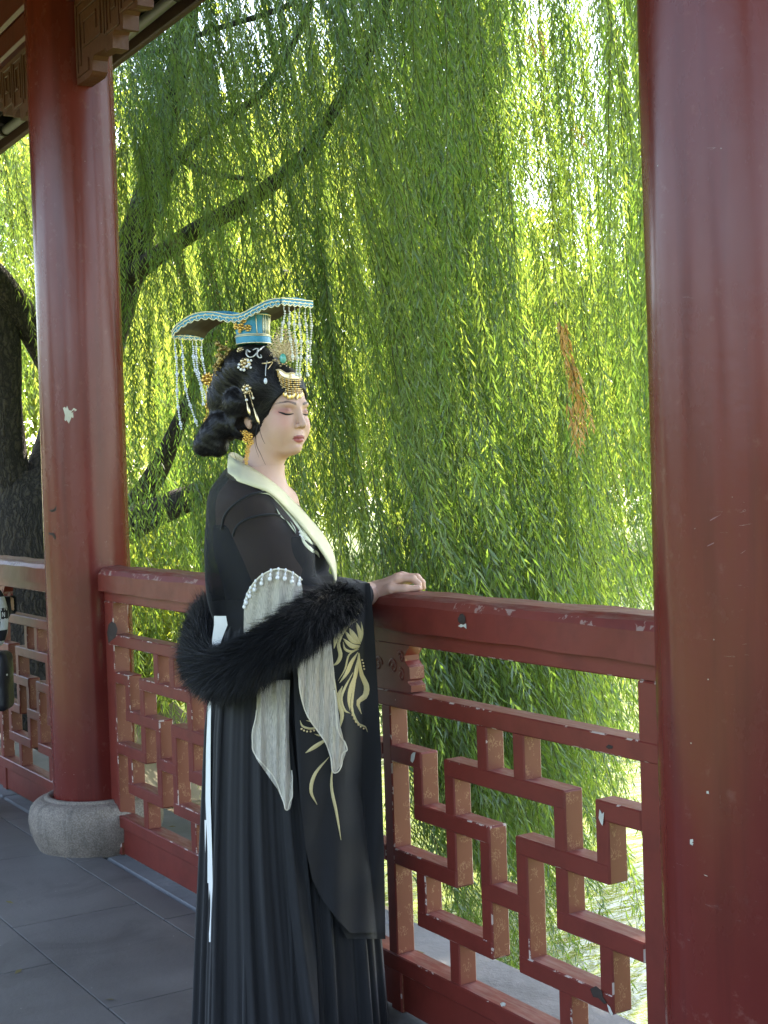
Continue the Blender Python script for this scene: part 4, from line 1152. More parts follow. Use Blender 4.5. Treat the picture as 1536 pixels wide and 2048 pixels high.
def thread(name, c1, c2, metal=.25):
    b = NM(name); pos = b.coord(); w = b.n('TexWave', {'Vector': pos, 'Scale': 260.0, 'Distortion': 4.0}).outputs['Fac']
    return b.done(b.principled(color=b.mix(w, c1, c2), rough=.42, metal=metal, normal=b.bump(w, .5, .002)))
GOLDTH = thread('gold_thread', (.46, .37, .16), (.76, .67, .40)); PALETH = thread('pale_thread', (.55, .58, .42), (.70, .72, .55), 0.0)
GOLD = plain('gold_metal', (.80, .50, .13), .28, 1.0); PALEGOLD = plain('pale_gold_metal', (.78, .62, .36), .32, 1.0)
PEARL = plain('pearl', (.80, .79, .80), .22, coat=.5); BEAD = plain('pale_blue_glass_bead', (.70, .74, .82), .25, coat=.4)
TEAL = plain('turquoise_enamel', (.012, .26, .42), .4, var=.18, bump=.2, bscale=90); GEM = plain('green_stone', (.10, .45, .36), .15, coat=.6)
GILT = plain('gilt', (.78, .70, .45), .4, .6); BEADW = plain('cream_bead', (.72, .70, .62), .3, coat=.4)
UNDER = plain('brown_underside', (.055, .035, .02), .8)

# ---- inner dress (opaque black under the chiffon)
def f_inner(P):
    d = f_torso(P)-.006
    top = P[:, 2]-(C_SH[2]-.055-.35*np.clip((P-C_SH)@BF, -.02, .2)*.6)
    return smax(d, top, .006)
V, Fs = surfnet(f_inner, (-.26, -.26, C_HI[2]-.05), (.22, .26, C_SH[2]+.06), .0075)
obj('inner_dress', V, Fs, BLACK, person, smooth=True)
# ---- chiffon robe bodice with the upper sleeve
BK1 = LP(452., 1160., .02); BK2 = LP(442., 1215., .02)
_cp = np.array([LP(float(u), float(v), .06) for u, v in [(425, 918), (455, 936), (480, 950), (505, 957), (536, 971), (568, 996), (600, 1030), (632, 1068), (664, 1122), (680, 1150)]]); CUTX, CUTZ = _cp[:, 0], _cp[:, 2]
def f_robe(P):
    d = f_torso(P)-.020
    d = smin(d, chain(P, [SH_R+np.array([-.004, 0, 0]), SH_R*.5+EL_R*.5, EL_R], [.066, .074, .086], .03), .035)
    d = smin(d, chain(P, [SH_L, EL_L], [.066, .088], .03), .035)
    d = smin(d, cap(P, EL_R, EL_R*.35+WR_R*.65, .074, .050), .03)
    d = smin(d, ellb(P, BK1, (.030, .095, .13)), .04)
    # soft folds falling from the shoulder
    ang = P[:, 0]*46+P[:, 1]*38; z = P[:, 2]
    d = d+.0035*np.sin(ang+6*z)*np.clip((C_SH[2]-z)/.25, 0, 1)
    # neck opening: a slanting cut under the crossed collar
    d = smax(d, (P[:, 2]-np.interp(P[:, 0], CUTX, CUTZ))*.75, .008)
    hem = LP(440., 1262., 0.)[2]-P[:, 2]; d = smax(d, hem, .01)
    return d
V, Fs = surfnet(f_robe, (-.33, -.30, 1.36-.50), (.24, .34, C_SH[2]+.10), .0062)
_nb = np.minimum(f_arms(V), f_torso(V)); _in = f_inner(V); _op = np.where((_nb < .05) & (V[:, 2] > EL_R[2]+.02), .80, .99)
robe = obj('robe', V, Fs, SHEER, person, smooth=True, vattr={'opac': _op})
# seams showing through
def seam(pts, w=.0030, name='seam'):
    pts = np.array(pts, float); s = spline(pts, 30); c = marsh(f_robe, s[:, 0], s[:, 1], lift=.001)
    V, Fs = tube_vf(LP(s[:, 0], s[:, 1], c), w, 6); obj(name, V, Fs, BLACK, robe, smooth=True)
seam([(443, 1058), (450, 1030), (470, 1008), (500, 990), (530, 984), (545, 984)])
seam([(466, 1072), (472, 1055), (490, 1040), (520, 1031), (545, 1029), (560, 1031)])

# ---- skirt
def crail(u, v):
    p = on_plane(np.asarray(u, float), np.asarray(v, float), 1, 1.772); return -to_local(p)[..., 1]
lev = [(1232, 446, 628), (1300, 430, 655), (1370, 420, 675), (1450, 411, 700), (1600, 405, 730), (1750, 399, 748), (1900, 393, 762), (2000, 390, 770), (2064, 387, 776)]
def skirt_mesh(off=0.0, n=420, m=70):
    lv = np.array(lev, float); vs = np.linspace(lv[0, 0], lv[-1, 0], m); ul = np.interp(vs, lv[:, 0], lv[:, 1]); ur = np.interp(vs, lv[:, 0], lv[:, 2])
    th = np.linspace(0, 2*np.pi, n, endpoint=False); g = np.random.default_rng(3)
    V = np.zeros((m, n, 3)); ph = g.random(6)*6.28
    for i, v in enumerate(vs):
        t = (v-vs[0])/(vs[-1]-vs[0])
        xl = LP(ul[i], v, 0.)[0]; xr = LP(ur[i], v, 0.)[0]; z = max(LP(560., v, 0.)[2], .004)
        cx_ = (xl+xr)/2; rx = (xr-xl)/2; ry = .118+.085*t**.8
        fold = (np.sin(th*13+ph[0]+.9*np.sin(th*3+ph[1]))*.5+np.sin(th*27+ph[2]+1.3*np.sin(th*2+ph[3]))*.35+np.sin(th*43+ph[4]+np.sin(th*5))*.22)
        fold = np.sign(fold)*np.abs(fold)**.7
        amp = .0065+.019*t**.8
        r_ = 1+fold*amp/.17
        x = cx_+rx*np.cos(th)*(1+(r_-1)*(1-.75*np.abs(np.cos(th)))); y = -ry*np.sin(th)*r_
        # keep clear of the railing on the far right side
        V[i] = np.stack([x, y, np.full(n, z)], 1)
    V = V.reshape(-1, 3)
    W = V@MW.T+ORG; over = np.maximum(W[:, 1]-1.772, 0); W[:, 1] -= over; V = to_local(W)
    i, j = np.meshgrid(np.arange(m-1), np.arange(n), indexing='ij'); a = (i*n+j).ravel(); b = (i*n+(j+1) % n).ravel()
    return V, np.stack([a, b, b+n, a+n], 1)
V, Fs = skirt_mesh(); obj('skirt', V, Fs, SKIRT, person, smooth=True)
_lv = np.array(lev, float)
def c_skirt(u, v):
    u = np.asarray(u, float); v = np.asarray(v, float); ul = np.interp(v, _lv[:, 0], _lv[:, 1]); ur = np.interp(v, _lv[:, 0], _lv[:, 2]); t = np.clip((v-1232)/(2064-1232), 0, 1)
    q = np.clip((u-(ul+ur)/2)/((ur-ul)/2), -.97, .97); return (.118+.085*t**.8)*np.sqrt(1-q*q)
# outer skirt panel: a long front pleat lying over the skirt
def sheet_uv(name, rows, cfun, mat, parent, nu=40, thick=0.0, nv=60):
    """rows: list of (v, u_left, u_right); a draped sheet over depth function cfun(u, v)"""
    rw = np.array([tuple(r)+(0,)*(4-len(r)) for r in rows], float); vs = np.linspace(rw[0, 0], rw[-1, 0], nv)
    U = np.stack([np.interp(vs, rw[:, 0], rw[:, 1]), np.interp(vs, rw[:, 0], rw[:, 2])], 1); s = np.linspace(0, 1, nu)
    UU = U[:, :1]*(1-s)+U[:, 1:]*s; VV = np.repeat(vs[:, None], nu, 1)
    if len(rw[0]) > 3:
        dv = np.interp(vs, rw[:, 0], rw[:, 3]); VV = VV+dv[:, None]*s
    C = cfun(UU, VV); P = LP(UU, VV, C); P[..., 2] = np.maximum(P[..., 2], .004)
    i, j = np.meshgrid(np.arange(nv-1), np.arange(nu-1), indexing='ij'); a = (i*nu+j).ravel()
    return obj(name, P.reshape(-1, 3), np.stack([a, a+nu, a+nu+1, a+1], 1), mat, parent, smooth=True)
def pleat(u, v):
    t = np.clip((v-1300)/750, 0, 1); a = (u-470)*(.155-.065*t)+.7*np.sin(v*.005)
    w = .55*np.sin(a)+.38*np.sin(1.73*a+2+.6*np.sin(v*.004))+.30*np.sin(.61*a+1+v*.002)+.12*np.sin(4.1*a+.01*v)
    return c_skirt(u, v)+.022+(.005+.013*t)*w
sheet_uv('skirt_panel', [(1330, 455, 560), (1450, 447, 580), (1700, 432, 612), (1900, 424, 632), (2062, 420, 640)], pleat, SKIRT, person, nu=60)

# ---- hanging sleeve with gold embroidery
def c_sleeve(u, v):
    u = np.asarray(u, float); v = np.asarray(v, float)
    c = np.interp(u, [570, 600, 640, 690, 740, 775], [.215, .212, .185, .135, .045, -.02])
    c = np.maximum(c, c_skirt(u, v)+.034); c = np.maximum(c, crail(u, v)+.012)
    t = np.clip((v-1180)/650, 0, 1)
    return c+.010*t*np.sin(u*.085+v*.004)+.005*np.sin(u*.05+v*.012)
sl = sheet_uv('hanging_sleeve', [(1166, 700, 739), (1180, 680, 741), (1200, 655, 743), (1225, 615, 745), (1260, 590, 747), (1300, 585, 750), (1450, 590, 760), (1600, 600, 765), (1700, 612, 768), (1760, 625, 769), (1800, 645, 769), (1840, 676, 770), (1866, 700, 770)], c_sleeve, BLACK, person, nu=70, nv=90)
sheet_uv('hanging_sleeve', [(1167, 702, 740), (1200, 670, 743), (1240, 615, 747), (1300, 600, 751), (1500, 610, 762), (1700, 625, 768), (1800, 650, 770), (1878, 695, 771)], lambda u, v: np.maximum(c_sleeve(u, v)-.024, crail(u, v)+.006), BLACK, person, nu=50, nv=60)
V, Fs = tube_vf(np.array([EL_R*.75+WR_R*.25, EL_R*.4+WR_R*.6, EL_R*.22+WR_R*.78, EL_R*.14+WR_R*.86]), [.062, .052, .040, .034], 20, cap=False)
obj('sleeve_cuff', V, Fs, BLACK, person, smooth=True)

def petals(name, spec, depth, mat, parent, lift=.0022):
    """embroidered leaves: each a spine of px points and a width in px, raised along its middle"""
    parts = []
    for pts, w in spec:
        w = w*(1.03 if mat is GOLDTH else .9); n = 14; s = spline(np.array(pts, float), n); T = np.gradient(s, axis=0); T /= np.linalg.norm(T, axis=1)[:, None]+1e-9; Nn = np.stack([-T[:, 1], T[:, 0]], 1)
        t = np.linspace(0, 1, n); ww = w*.5*np.maximum(np.sin(np.pi*np.clip(t, .03, .985))**.75, .09)
        a = s+Nn*ww[:, None]; b = s-Nn*ww[:, None]
        A = LP(a[:, 0], a[:, 1], depth(a[:, 0], a[:, 1])+lift*.4); B = LP(b[:, 0], b[:, 1], depth(b[:, 0], b[:, 1])+lift*.4); M = LP(s[:, 0], s[:, 1], depth(s[:, 0], s[:, 1])+lift*1.5)
        V = np.vstack([A, M, B]); Fq = []
        for i in range(n-1): Fq += [(i, n+i, n+i+1, i+1), (n+i, 2*n+i, 2*n+i+1, n+i+1)]
        parts.append((V, Fq))
    V, Fq = merge(parts); return obj(name, V, Fq, mat, parent, smooth=True)
def dots(name, pts, r, depth, mat, parent, lift=.002):
    parts = []
    for (u, v) in pts: parts.append(sphere_vf(LP(float(u), float(v), float(depth(np.array(float(u)), np.array(float(v))))+lift), r, 8, 4))
    V, Fq = merge(parts); return obj(name, V, Fq, mat, parent, smooth=True)
EMB = [([(719, 1222), (706, 1206), (694, 1194)], 9), ([(719, 1222), (703, 1214), (691, 1207)], 8), ([(719, 1223), (703, 1224), (690, 1221)], 6), ([(718, 1226), (704, 1233), (691, 1230)], 5), ([(719, 1221), (715, 1208), (707, 1196)], 5), ([(720, 1220), (722, 1211), (719, 1203)], 4),
       ([(716, 1240), (690, 1240), (668, 1252), (662, 1268)], 9), ([(712, 1242), (690, 1252), (674, 1272), (668, 1297)], 11), ([(700, 1250), (684, 1268), (677, 1292)], 6), ([(684, 1268), (677, 1288), (681, 1310), (675, 1325), (666, 1331)], 8),
       ([(721, 1288), (708, 1272), (698, 1256)], 10), ([(721, 1288), (704, 1280), (690, 1262)], 9), ([(720, 1286), (719, 1264), (712, 1244)], 8), ([(720, 1292), (704, 1292), (686, 1277)], 9), ([(719, 1294), (704, 1303), (690, 1298), (686, 1283)], 5), ([(722, 1285), (725, 1265), (722, 1243)], 4),
       ([(718, 1298), (698, 1310), (690, 1338), (676, 1362)], 3.5), ([(716, 1304), (703, 1325), (694, 1345), (679, 1366)], 8), ([(717, 1306), (713, 1345), (702, 1375), (698, 1400), (700, 1422)], 8), ([(718, 1306), (722, 1345), (733, 1372), (730, 1392), (716, 1405), (723, 1428)], 11), ([(717, 1308), (712, 1350), (706, 1388), (704, 1420), (716, 1447), (730, 1453), (735, 1464)], 5),
       ([(706, 1345), (690, 1375), (682, 1398), (689, 1420), (701, 1427)], 6), ([(685, 1372), (676, 1396), (684, 1428), (680, 1456)], 9), ([(666, 1340), (670, 1375), (678, 1420)], 5), ([(714, 1320), (708, 1360), (704, 1390)], 5),
       ([(600, 1441), (606, 1453), (626, 1457), (646, 1445)], 4.5), ([(612, 1441), (628, 1443), (642, 1434)], 3.5), ([(629, 1468), (640, 1471), (652, 1466)], 3.5), ([(611, 1506), (632, 1492), (656, 1477)], 8), ([(634, 1609), (622, 1582), (630, 1548), (658, 1514)], 7), ([(682, 1680), (673, 1625), (663, 1575), (665, 1530)], 6), ([(660, 1440), (668, 1470), (664, 1510)], 5)]
petals('embroidery', EMB, c_sleeve, GOLDTH, sl)
eb = dots('embroidered_bead_row', [(724, 1320), (726, 1326), (727, 1332), (728, 1338), (703, 1422), (704, 1430), (707, 1437), (711, 1444), (716, 1450), (721, 1454), (727, 1457), (603, 1458), (608, 1461), (614, 1463), (621, 1463), (628, 1461), (634, 1458)], .0027, c_sleeve, PALEGOLD, sl); eb['kind'] = 'stuff'
def c_robe(u, v): return marsh(f_robe, u, v)
CEMB = [([(519, 986), (540, 989), (555, 1003), (572, 1022)], 4), ([(523, 981), (542, 985), (556, 996)], 3.5), ([(548, 994), (568, 1014), (586, 1036), (600, 1062)], 9), ([(566, 1006), (585, 1026), (598, 1042)], 7), ([(590, 1036), (602, 1062), (618, 1082), (646, 1096)], 6), ([(598, 1056), (608, 1084), (624, 1100), (634, 1106), (639, 1115)], 8), ([(553, 1017), (560, 1030), (570, 1040)], 3), ([(572, 1040), (582, 1053), (592, 1067)], 3.5), ([(580, 1042), (588, 1054), (592, 1064)], 2.5), ([(585, 1030), (602, 1050), (614, 1072), (628, 1090)], 6), ([(610, 1075), (622, 1086), (632, 1090)], 3)]
petals('collar_embroidery', CEMB, c_robe, PALETH, robe, lift=.003)
dots('collar_bead_row', [(600, 1070), (603, 1074), (606, 1077), (609, 1079), (599, 1064)], .0024, c_robe, PEARL, robe)

# ---- cream collar band
near = [((459, 910), (455, 951), .0, .0), ((476, 922), (470, 961), .050, .065), ((500, 935), (500, 972), .066, .085), ((530, 955), (536, 986), .072, .095), ((560, 978), (568, 1014), .072, .10), ((590, 1008), (600, 1050), .066, .10), ((620, 1041), (632, 1090), .056, .098), ((645, 1070), (652, 1120), .040, .085), ((662, 1100), (663, 1142), .032, .065), ((670, 1128), (668, 1165), .030, .050), ((671, 1160), (668, 1190), .03, .045)]
far = [((470, 905), (470, 945), -.045, -.055), ((500, 925), (505, 962), -.070, -.080), ((530, 945), (540, 980), -.070, -.085), ((560, 968), (570, 1005), -.055, -.075), ((585, 998), (592, 1030), -.035, -.055), ((612, 1030), (616, 1058), -.012, -.03), ((640, 1062), (640, 1090), .012, -.005), ((662, 1096), (660, 1120), .03, .015)]
rows = far[::-1]+near
I = spline(np.array([[*r[0], r[2]] for r in rows], float), 90); O = spline(np.array([[*r[1], r[3]] for r in rows], float), 90)
nf = int(90*len(far)/len(rows))
co = marsh(f_robe, O[:, 0], O[:, 1], lift=.003); ci = marsh(f_robe, I[:, 0], I[:, 1], lift=.002)
k = np.arange(90); blend = np.clip((k-nf-3)/6, 0, 1)
O[:, 2] = np.where(co > -.19, O[:, 2]*(1-blend)+np.maximum(O[:, 2], co)*blend, O[:, 2])
Pi = LP(I[:, 0], I[:, 1], I[:, 2]); Po = LP(O[:, 0], O[:, 1], O[:, 2])
rowsP = [Pi, Pi*.75+Po*.25, Pi*.5+Po*.5, Pi*.25+Po*.75, Po]
for q, tq in ((1, .25), (2, .5), (3, .75)):
    uu = I[:, 0]*(1-tq)+O[:, 0]*tq; vv = I[:, 1]*(1-tq)+O[:, 1]*tq; cc = I[:, 2]*(1-tq)+O[:, 2]*tq; cm = marsh(f_robe, uu, vv, lift=.003)
    cc = np.where((cm > cc) & (k > nf+3), cm, cc); rowsP[q] = LP(uu, vv, cc)
V = np.vstack(rowsP); Fs = [(r*90+i, (r+1)*90+i, (r+1)*90+i+1, r*90+i+1) for r in range(4) for i in range(89)]
collar = obj('collar', V, Fs, CREAM, person, smooth=True)
sm = collar.modifiers.new('thickness', 'SOLIDIFY'); sm.thickness = .003; sm.offset = 1

# ---- white ribbon at the back of the waist
def ribbon(rows, c, nu=6, fold=.003):
    return sheet_uv('ribbon', rows, lambda u, v: c(u, v)+fold*np.sin(v*.02), WHITE, person, nu=nu, nv=50)
ribbon([(1232, 428, 452), (1250, 428, 455), (1280, 424, 443), (1320, 424, 432)], lambda u, v: np.maximum(marsh(f_robe, u, v, lift=.01), .13))
ribbon([(1400, 416, 422), (1500, 412, 421), (1600, 411, 421), (1700, 415, 424), (1800, 418, 426), (1862, 418, 427), (1884, 418, 429)], lambda u, v: np.maximum(c_skirt(u, v), 0)+.028)
ribbon([(1640, 409, 417), (1740, 411, 418), (1766, 410, 417)], lambda u, v: c_skirt(u, v)+.02)

# ---- sheer shawl with pearl drops
def c_arm(u, v):
    m = marsh(f_robe, u, v, lift=.006); return np.maximum(m, .08)
shawl = sheet_uv('sheer_shawl', [(1140, 545, 575, 2), (1150, 520, 600, 4), (1165, 506, 604, 6), (1190, 492, 607, 6), (1220, 488, 610, 0), (1280, 487, 612), (1330, 494, 610)], lambda u, v: c_arm(u, v)+.004*np.sin(u*.23+v*.02)+.004, ORG_M, person, nu=50, nv=50)
def c_t1(u, v): return np.maximum(pleat(u, v), c_skirt(u, v)+.02)+.016+.010*np.abs(np.sin(u*.13+v*.006))+.003*np.sin(u*.4)
def c_t2(u, v): return c_sleeve(u, v)+.012+.009*np.abs(np.sin(u*.12+v*.006))+.003*np.sin(u*.4)
sheet_uv('shawl_tail', [(1360, 514, 580, 0), (1420, 513, 578, 0), (1470, 505, 578, 10), (1500, 504, 580, 20), (1520, 514, 582, 30), (1550, 535, 583, 30), (1580, 556, 584, 20), (1604, 566, 580, 14), (1620, 570, 576, 0)], c_t1, ORG_M, person, nu=40, nv=50)
sheet_uv('shawl_tail', [(1280, 596, 662, 0), (1340, 594, 668, 0), (1400, 604, 675, 10), (1440, 620, 680, 10), (1478, 648, 690, 10), (1505, 658, 692, 0), (1528, 664, 684, 0), (1545, 667, 672, 0)], c_t2, ORG_M, person, nu=40, nv=50)
def trim(pts, cf, r=.0016):
    s = spline(np.array(pts, float), 60); c = cf(s[:, 0], s[:, 1]); w = 1.5*np.sin(np.arange(60)*.9)
    V, Fq = tube_vf(LP(s[:, 0]+w*.5, s[:, 1]+w, c+.002), r, 5); obj('shawl_trim', V, Fq, cream_tr, person, smooth=True)
cream_tr = plain('cream_trim', (.68, .63, .52), .6)
trim([(513, 1420), (505, 1470), (506, 1500), (520, 1522), (537, 1540), (552, 1562), (566, 1600), (572, 1620), (580, 1606), (585, 1580), (583, 1540)], c_t1)
trim([(596, 1300), (600, 1380), (615, 1432), (648, 1480), (660, 1510), (667, 1546), (684, 1530), (683, 1512), (693, 1500), (690, 1485), (676, 1460), (668, 1380)], c_t2)
edge = spline(np.array([(489, 1206), (495, 1188), (505, 1170), (522, 1152), (545, 1140), (565, 1139), (585, 1146), (604, 1160)], float), 30)
ce = c_arm(edge[:, 0], edge[:, 1])+.008
V, Fq = tube_vf(LP(edge[:, 0], edge[:, 1], ce), .0022, 6); obj('shawl_trim', V, Fq, cream_tr, person, smooth=True)
for i in range(1, 30, 3):
    u, v = edge[i]; parts = []
    nb = (0, 9, 17) if 2 < i < 27 else (0, 6, 12)
    for q, dv in enumerate(nb):
        c = float(c_arm(np.array(u-dv*.12), np.array(v+dv)))+.010; parts.append(sphere_vf(LP(u-dv*.12, v+dv, c), (.0032, .0032, .0045) if q < 2 else (.0052, .0052, .0056), 8, 5))
        if q: parts.append(tube_vf(np.array([LP(u-(dv-8)*.12, v+dv-8, c), LP(u-dv*.12, v+dv, c)]), .0009, 4))
    V, Fq = merge(parts); obj('pearl_drop', V, Fq, PEARL, person, smooth=True)

# ---- black fur stole
FP = [(708, 1190, .03), (686, 1202, .09), (645, 1222, .20), (590, 1262, .265), (530, 1302, .275), (475, 1334, .25), (440, 1344, .18), (415, 1328, .07), (411, 1290, -.05), (420, 1252, -.15), (440, 1225, -.22), (510, 1215, -.24), (580, 1200, -.2)]
FPATH = spline(np.array([LP(*map(float, p)) for p in FP]), 120)
FR = np.interp(np.linspace(0, 1, 120), [0, .04, .15, .4, .6, .8, 1], [.016, .028, .040, .045, .047, .044, .03])
def fur_mat():
    b = NM('black_fur'); pos = b.coord(); n = b.noise(pos, 40, 3)
    return b.done(b.principled(color=b.mix(n, (.004, .004, .005), (.010, .010, .0115)), rough=.55, spec=.30))
FURM = fur_mat()
V, Fq = tube_vf(FPATH, FR, 20); stole = obj('fur_stole', V, Fq, FURM, person, smooth=True)
def fur():
    g = np.random.default_rng(11); n = 64000
    T = np.gradient(FPATH, axis=0); T /= np.linalg.norm(T, axis=1)[:, None]
    i = g.random(n)*118; k = i.astype(int); fr = (i-k)[:, None]
    P = FPATH[k]*(1-fr)+FPATH[k+1]*fr; t = T[k]; r_ = FR[k]
    a = g.normal(size=(n, 3)); a -= t*np.sum(a*t, 1)[:, None]; a /= np.linalg.norm(a, axis=1)[:, None]
    clump = smooth_noise(np.stack([i*.16, a[:, 0]*1.3, a[:, 2]*1.3], 1), .9, 4, 2)
    root = P+a*(r_*.92)[:, None]
    L = g.uniform(.028, .062, n)*(1+.25*clump); L[i < 8] *= .7
    d = a*.75+t*(.75+.35*clump)[:, None]*1.0+g.normal(0, .20, (n, 3))+np.array([0, 0, -.22]); d /= np.linalg.norm(d, axis=1)[:, None]
    d2 = d+t*.35+np.array([0, 0, -.5])*.6+g.normal(0, .12, (n, 3)); d2 /= np.linalg.norm(d2, axis=1)[:, None]
    sd_ = np.cross(d, g.normal(size=(n, 3))); sd_ /= np.linalg.norm(sd_, axis=1)[:, None]; w = .00042
    m = root+d*(L*.5)[:, None]; tip = m+d2*(L*.5)[:, None]
    V = np.stack([root+sd_*w, root-sd_*w, m-sd_*w*.8, m+sd_*w*.8, tip], 1).reshape(-1, 3); q = np.arange(n)*5
    Fc = np.vstack([np.stack([q, q+1, q+2], 1), np.stack([q, q+2, q+3], 1), np.stack([q+3, q+2, q+4], 1)])
    o = obj('fur', V, Fc, FURM, stole); o['kind'] = 'stuff'
fur()

# ---------------------------------------------------------------- earrings and hair ornaments
def blossom(c, r, n=6, petal=1.0, nrm=None):
    """little metal flower of petals round a pearl"""
    nrm = np.array([.0, -1, 0.1]) if nrm is None else np.asarray(nrm, float); nrm = nrm/np.linalg.norm(nrm)
    a = np.cross(nrm, [0, 0, 1.0]); a /= np.linalg.norm(a); b = np.cross(nrm, a); parts = []
    for k in range(n):
        t = k*2*math.pi/n+.3; parts.append(sphere_vf(np.asarray(c)+(a*math.cos(t)+b*math.sin(t))*r*.65+nrm*r*.12, r*.36*petal, 7, 4))
        V, Fq = tube_vf(np.array([np.asarray(c)+(a*math.cos(t+.5+s)+b*math.sin(t+.5+s))*r*(.75+.25*math.cos(s*3)) for s in np.linspace(0, 1.2, 6)]), r*.09, 5); parts.append((V, Fq))
    parts.append(sphere_vf(np.asarray(c)+nrm*r*.2, r*.32, 8, 5)); return merge(parts)
def chainlet(p0, p1, r, n, sag=.0):
    parts = []
    for t in np.linspace(0, 1, n): parts.append(sphere_vf(p0*(1-t)+p1*t+np.array([0, 0, -sag*math.sin(math.pi*t)]), r*(1+.25*math.sin(t*9)), 7, 4))
    return merge(parts)
def earring(pts, scale, side_c):
    parts = []
    g = np.random.default_rng(2)
    for (u, v, r_) in pts:
        c = LP(float(u), float(v), side_c); parts.append(blossom(c, r_*scale, 5)); 
        for _ in range(5): parts.append(sphere_vf(c+g.normal(0, r_*.55, 3)*np.array([1, .5, 1]), r_*.22, 6, 4))
    V, Fq = merge(parts); return obj('earring', V, Fq, GOLD, person, smooth=True)
earring([(490, 866, .0075), (499, 872, .0085), (492, 879, .0085), (502, 885, .0075), (497, 893, .006), (495, 903, .0065), (494, 911, .0055), (492, 919, .005), (493, 926, .004)], 1.0, .098)
earring([(560, 905, .003), (559, 916, .004), (558, 926, .0035)], 1.0, -.06)
def pin(name, u, v, c, r, mat, drops=(), pearl=True, lab=None):
    parts = [blossom(LP(float(u), float(v), c), r)]
    V, Fq = merge(parts); o = obj(name, V, Fq, mat, person, smooth=True)
    if pearl:
        pr = [sphere_vf(LP(float(u+du), float(v+dv), c+.006), rr, 8, 5) for du, dv, rr in pearl]
        V, Fq = merge(pr); obj('pearls', V, Fq, PEARL, o, smooth=True)
    for (u0, v0, u1, v1, kind) in drops:
        p0 = LP(float(u0), float(v0), c+.004); p1 = LP(float(u1), float(v1), c+.008)
        if kind == 'chain': V, Fq = chainlet(p0, p1, .0014, 10)
        else: V, Fq = tube_vf(np.array([p0*(1-t)+p1*t for t in np.linspace(0, 1, 7)]), [.0007, .0012, .0020, .0032, .0036, .0026, .0006], 8)
        obj('drop', V, Fq, PALEGOLD if kind != 'pearl' else PEARL, o, smooth=True)
    return o
ch = lambda u, v: float(marsh(f_hair, np.array([float(u)]), np.array([float(v)]), c0=.3, c1=-.15)[0])
pin('hairpin', 494, 778, ch(494, 778)+.004, .0125, PALEGOLD, [(490, 790, 493, 802, 'chain'), (493, 802, 500, 831, 'leaf'), (499, 788, 506, 812, 'chain'), (506, 812, 519, 850, 'leaf'), (503, 784, 506, 796, 'chain')], [(0, 0, .004), (-1, 22, .0035), (12, 18, .0032)])
pin('hairpin', 490, 727, ch(490, 727)+.004, .0135, PALEGOLD, (), [(-12, 2, .0033), (-13, 8, .003), (-8, 12, .0035), (-2, 13, .0037), (8, 2, .004), (6, -6, .0032), (3, 6, .0035), (11, 8, .003), (12, -6, .003)])
pin('hairpin', 481, 701, ch(481, 701)+.003, .0085, PALEGOLD, (), ())
# long gold tasselled pin at the back
bp = ch(418, 770)+.012
parts = [blossom(LP(416., 758., bp), .017, 7), blossom(LP(420., 812., bp), .013, 6), blossom(LP(416., 842., bp), .012, 6), blossom(LP(419., 848., bp), .010, 5)]
for du in (-7, 0, 7): parts.append(tube_vf(np.array([LP(416.+du*.8, 765., bp), LP(417.+du*.5, 800., bp), LP(417.+du*.6, 840., bp)]), .0010, 5))
for du, vb in ((-6, 884), (1, 892), (6, 868), (8, 878)):
    parts.append(tube_vf(np.array([LP(417.+du*.5, 846., bp), LP(416.+du*.9, (846+vb)/2, bp), LP(415.+du, float(vb)-8, bp), LP(415.+du, float(vb), bp)]), [.0010, .0012, .0034, .001], 6))
V, Fq = merge(parts); obj('hairpin', V, Fq, GOLD, person, smooth=True)['label'] = 'long gold hairpin with hanging tassels at the back of the hair'
DARKGOLD = plain('dark_gold_filigree', (.42, .30, .10), .35, 1.0, bump=.6, bscale=300)
g_ = np.random.default_rng(8); parts = []
for t in np.linspace(0, 1, 16):
    c = LP(448.-16*t, 686.+60*t, ch(452, 745)-.03+.01*t); w = .004+.013*math.sin(math.pi*min(1, .15+t*.85))
    for _ in range(3): parts.append(sphere_vf(c+g_.normal(0, w*.5, 3), w*g_.uniform(.25, .5), 6, 4))
V, Fq = merge(parts); obj('hairpin', V, Fq, DARKGOLD, person, smooth=True)
# scrolls of silver wire by the crown
SILVER = plain('pale_silver_wire', (.72, .72, .68), .35, .7)
def wire(pts, r=.0022, name='wire_scroll', mat=None):
    pts = np.array(pts, float); s = spline(pts, 28); c = marsh(f_hair, s[:, 0], s[:, 1], c0=.3, c1=.0)+.005
    V, Fq = tube_vf(LP(s[:, 0], s[:, 1], c), np.linspace(r, r*.6, 28), 7); obj(name, V, Fq, mat or SILVER, person, smooth=True)
wire([(500, 704), (494, 700), (493, 708), (498, 714), (506, 713), (513, 706), (518, 699), (512, 697), (506, 700)])
wire([(516, 699), (514, 708), (518, 715), (523, 714), (521, 709)])
wire([(519, 700), (526, 694), (534, 692), (540, 694)], .0022)
wire([(534, 722), (532, 732), (531, 742), (531, 752)], .0014)
wire([(524, 727), (534, 726), (545, 724), (540, 732), (536, 738)], .0018, mat=PALEGOLD)
V, Fq = sphere_vf(LP(531., 762., ch(531, 762)+.008), (.0042, .0042, .0075), 8, 6); obj('glass_drop', V, Fq, BEAD, person, smooth=True)
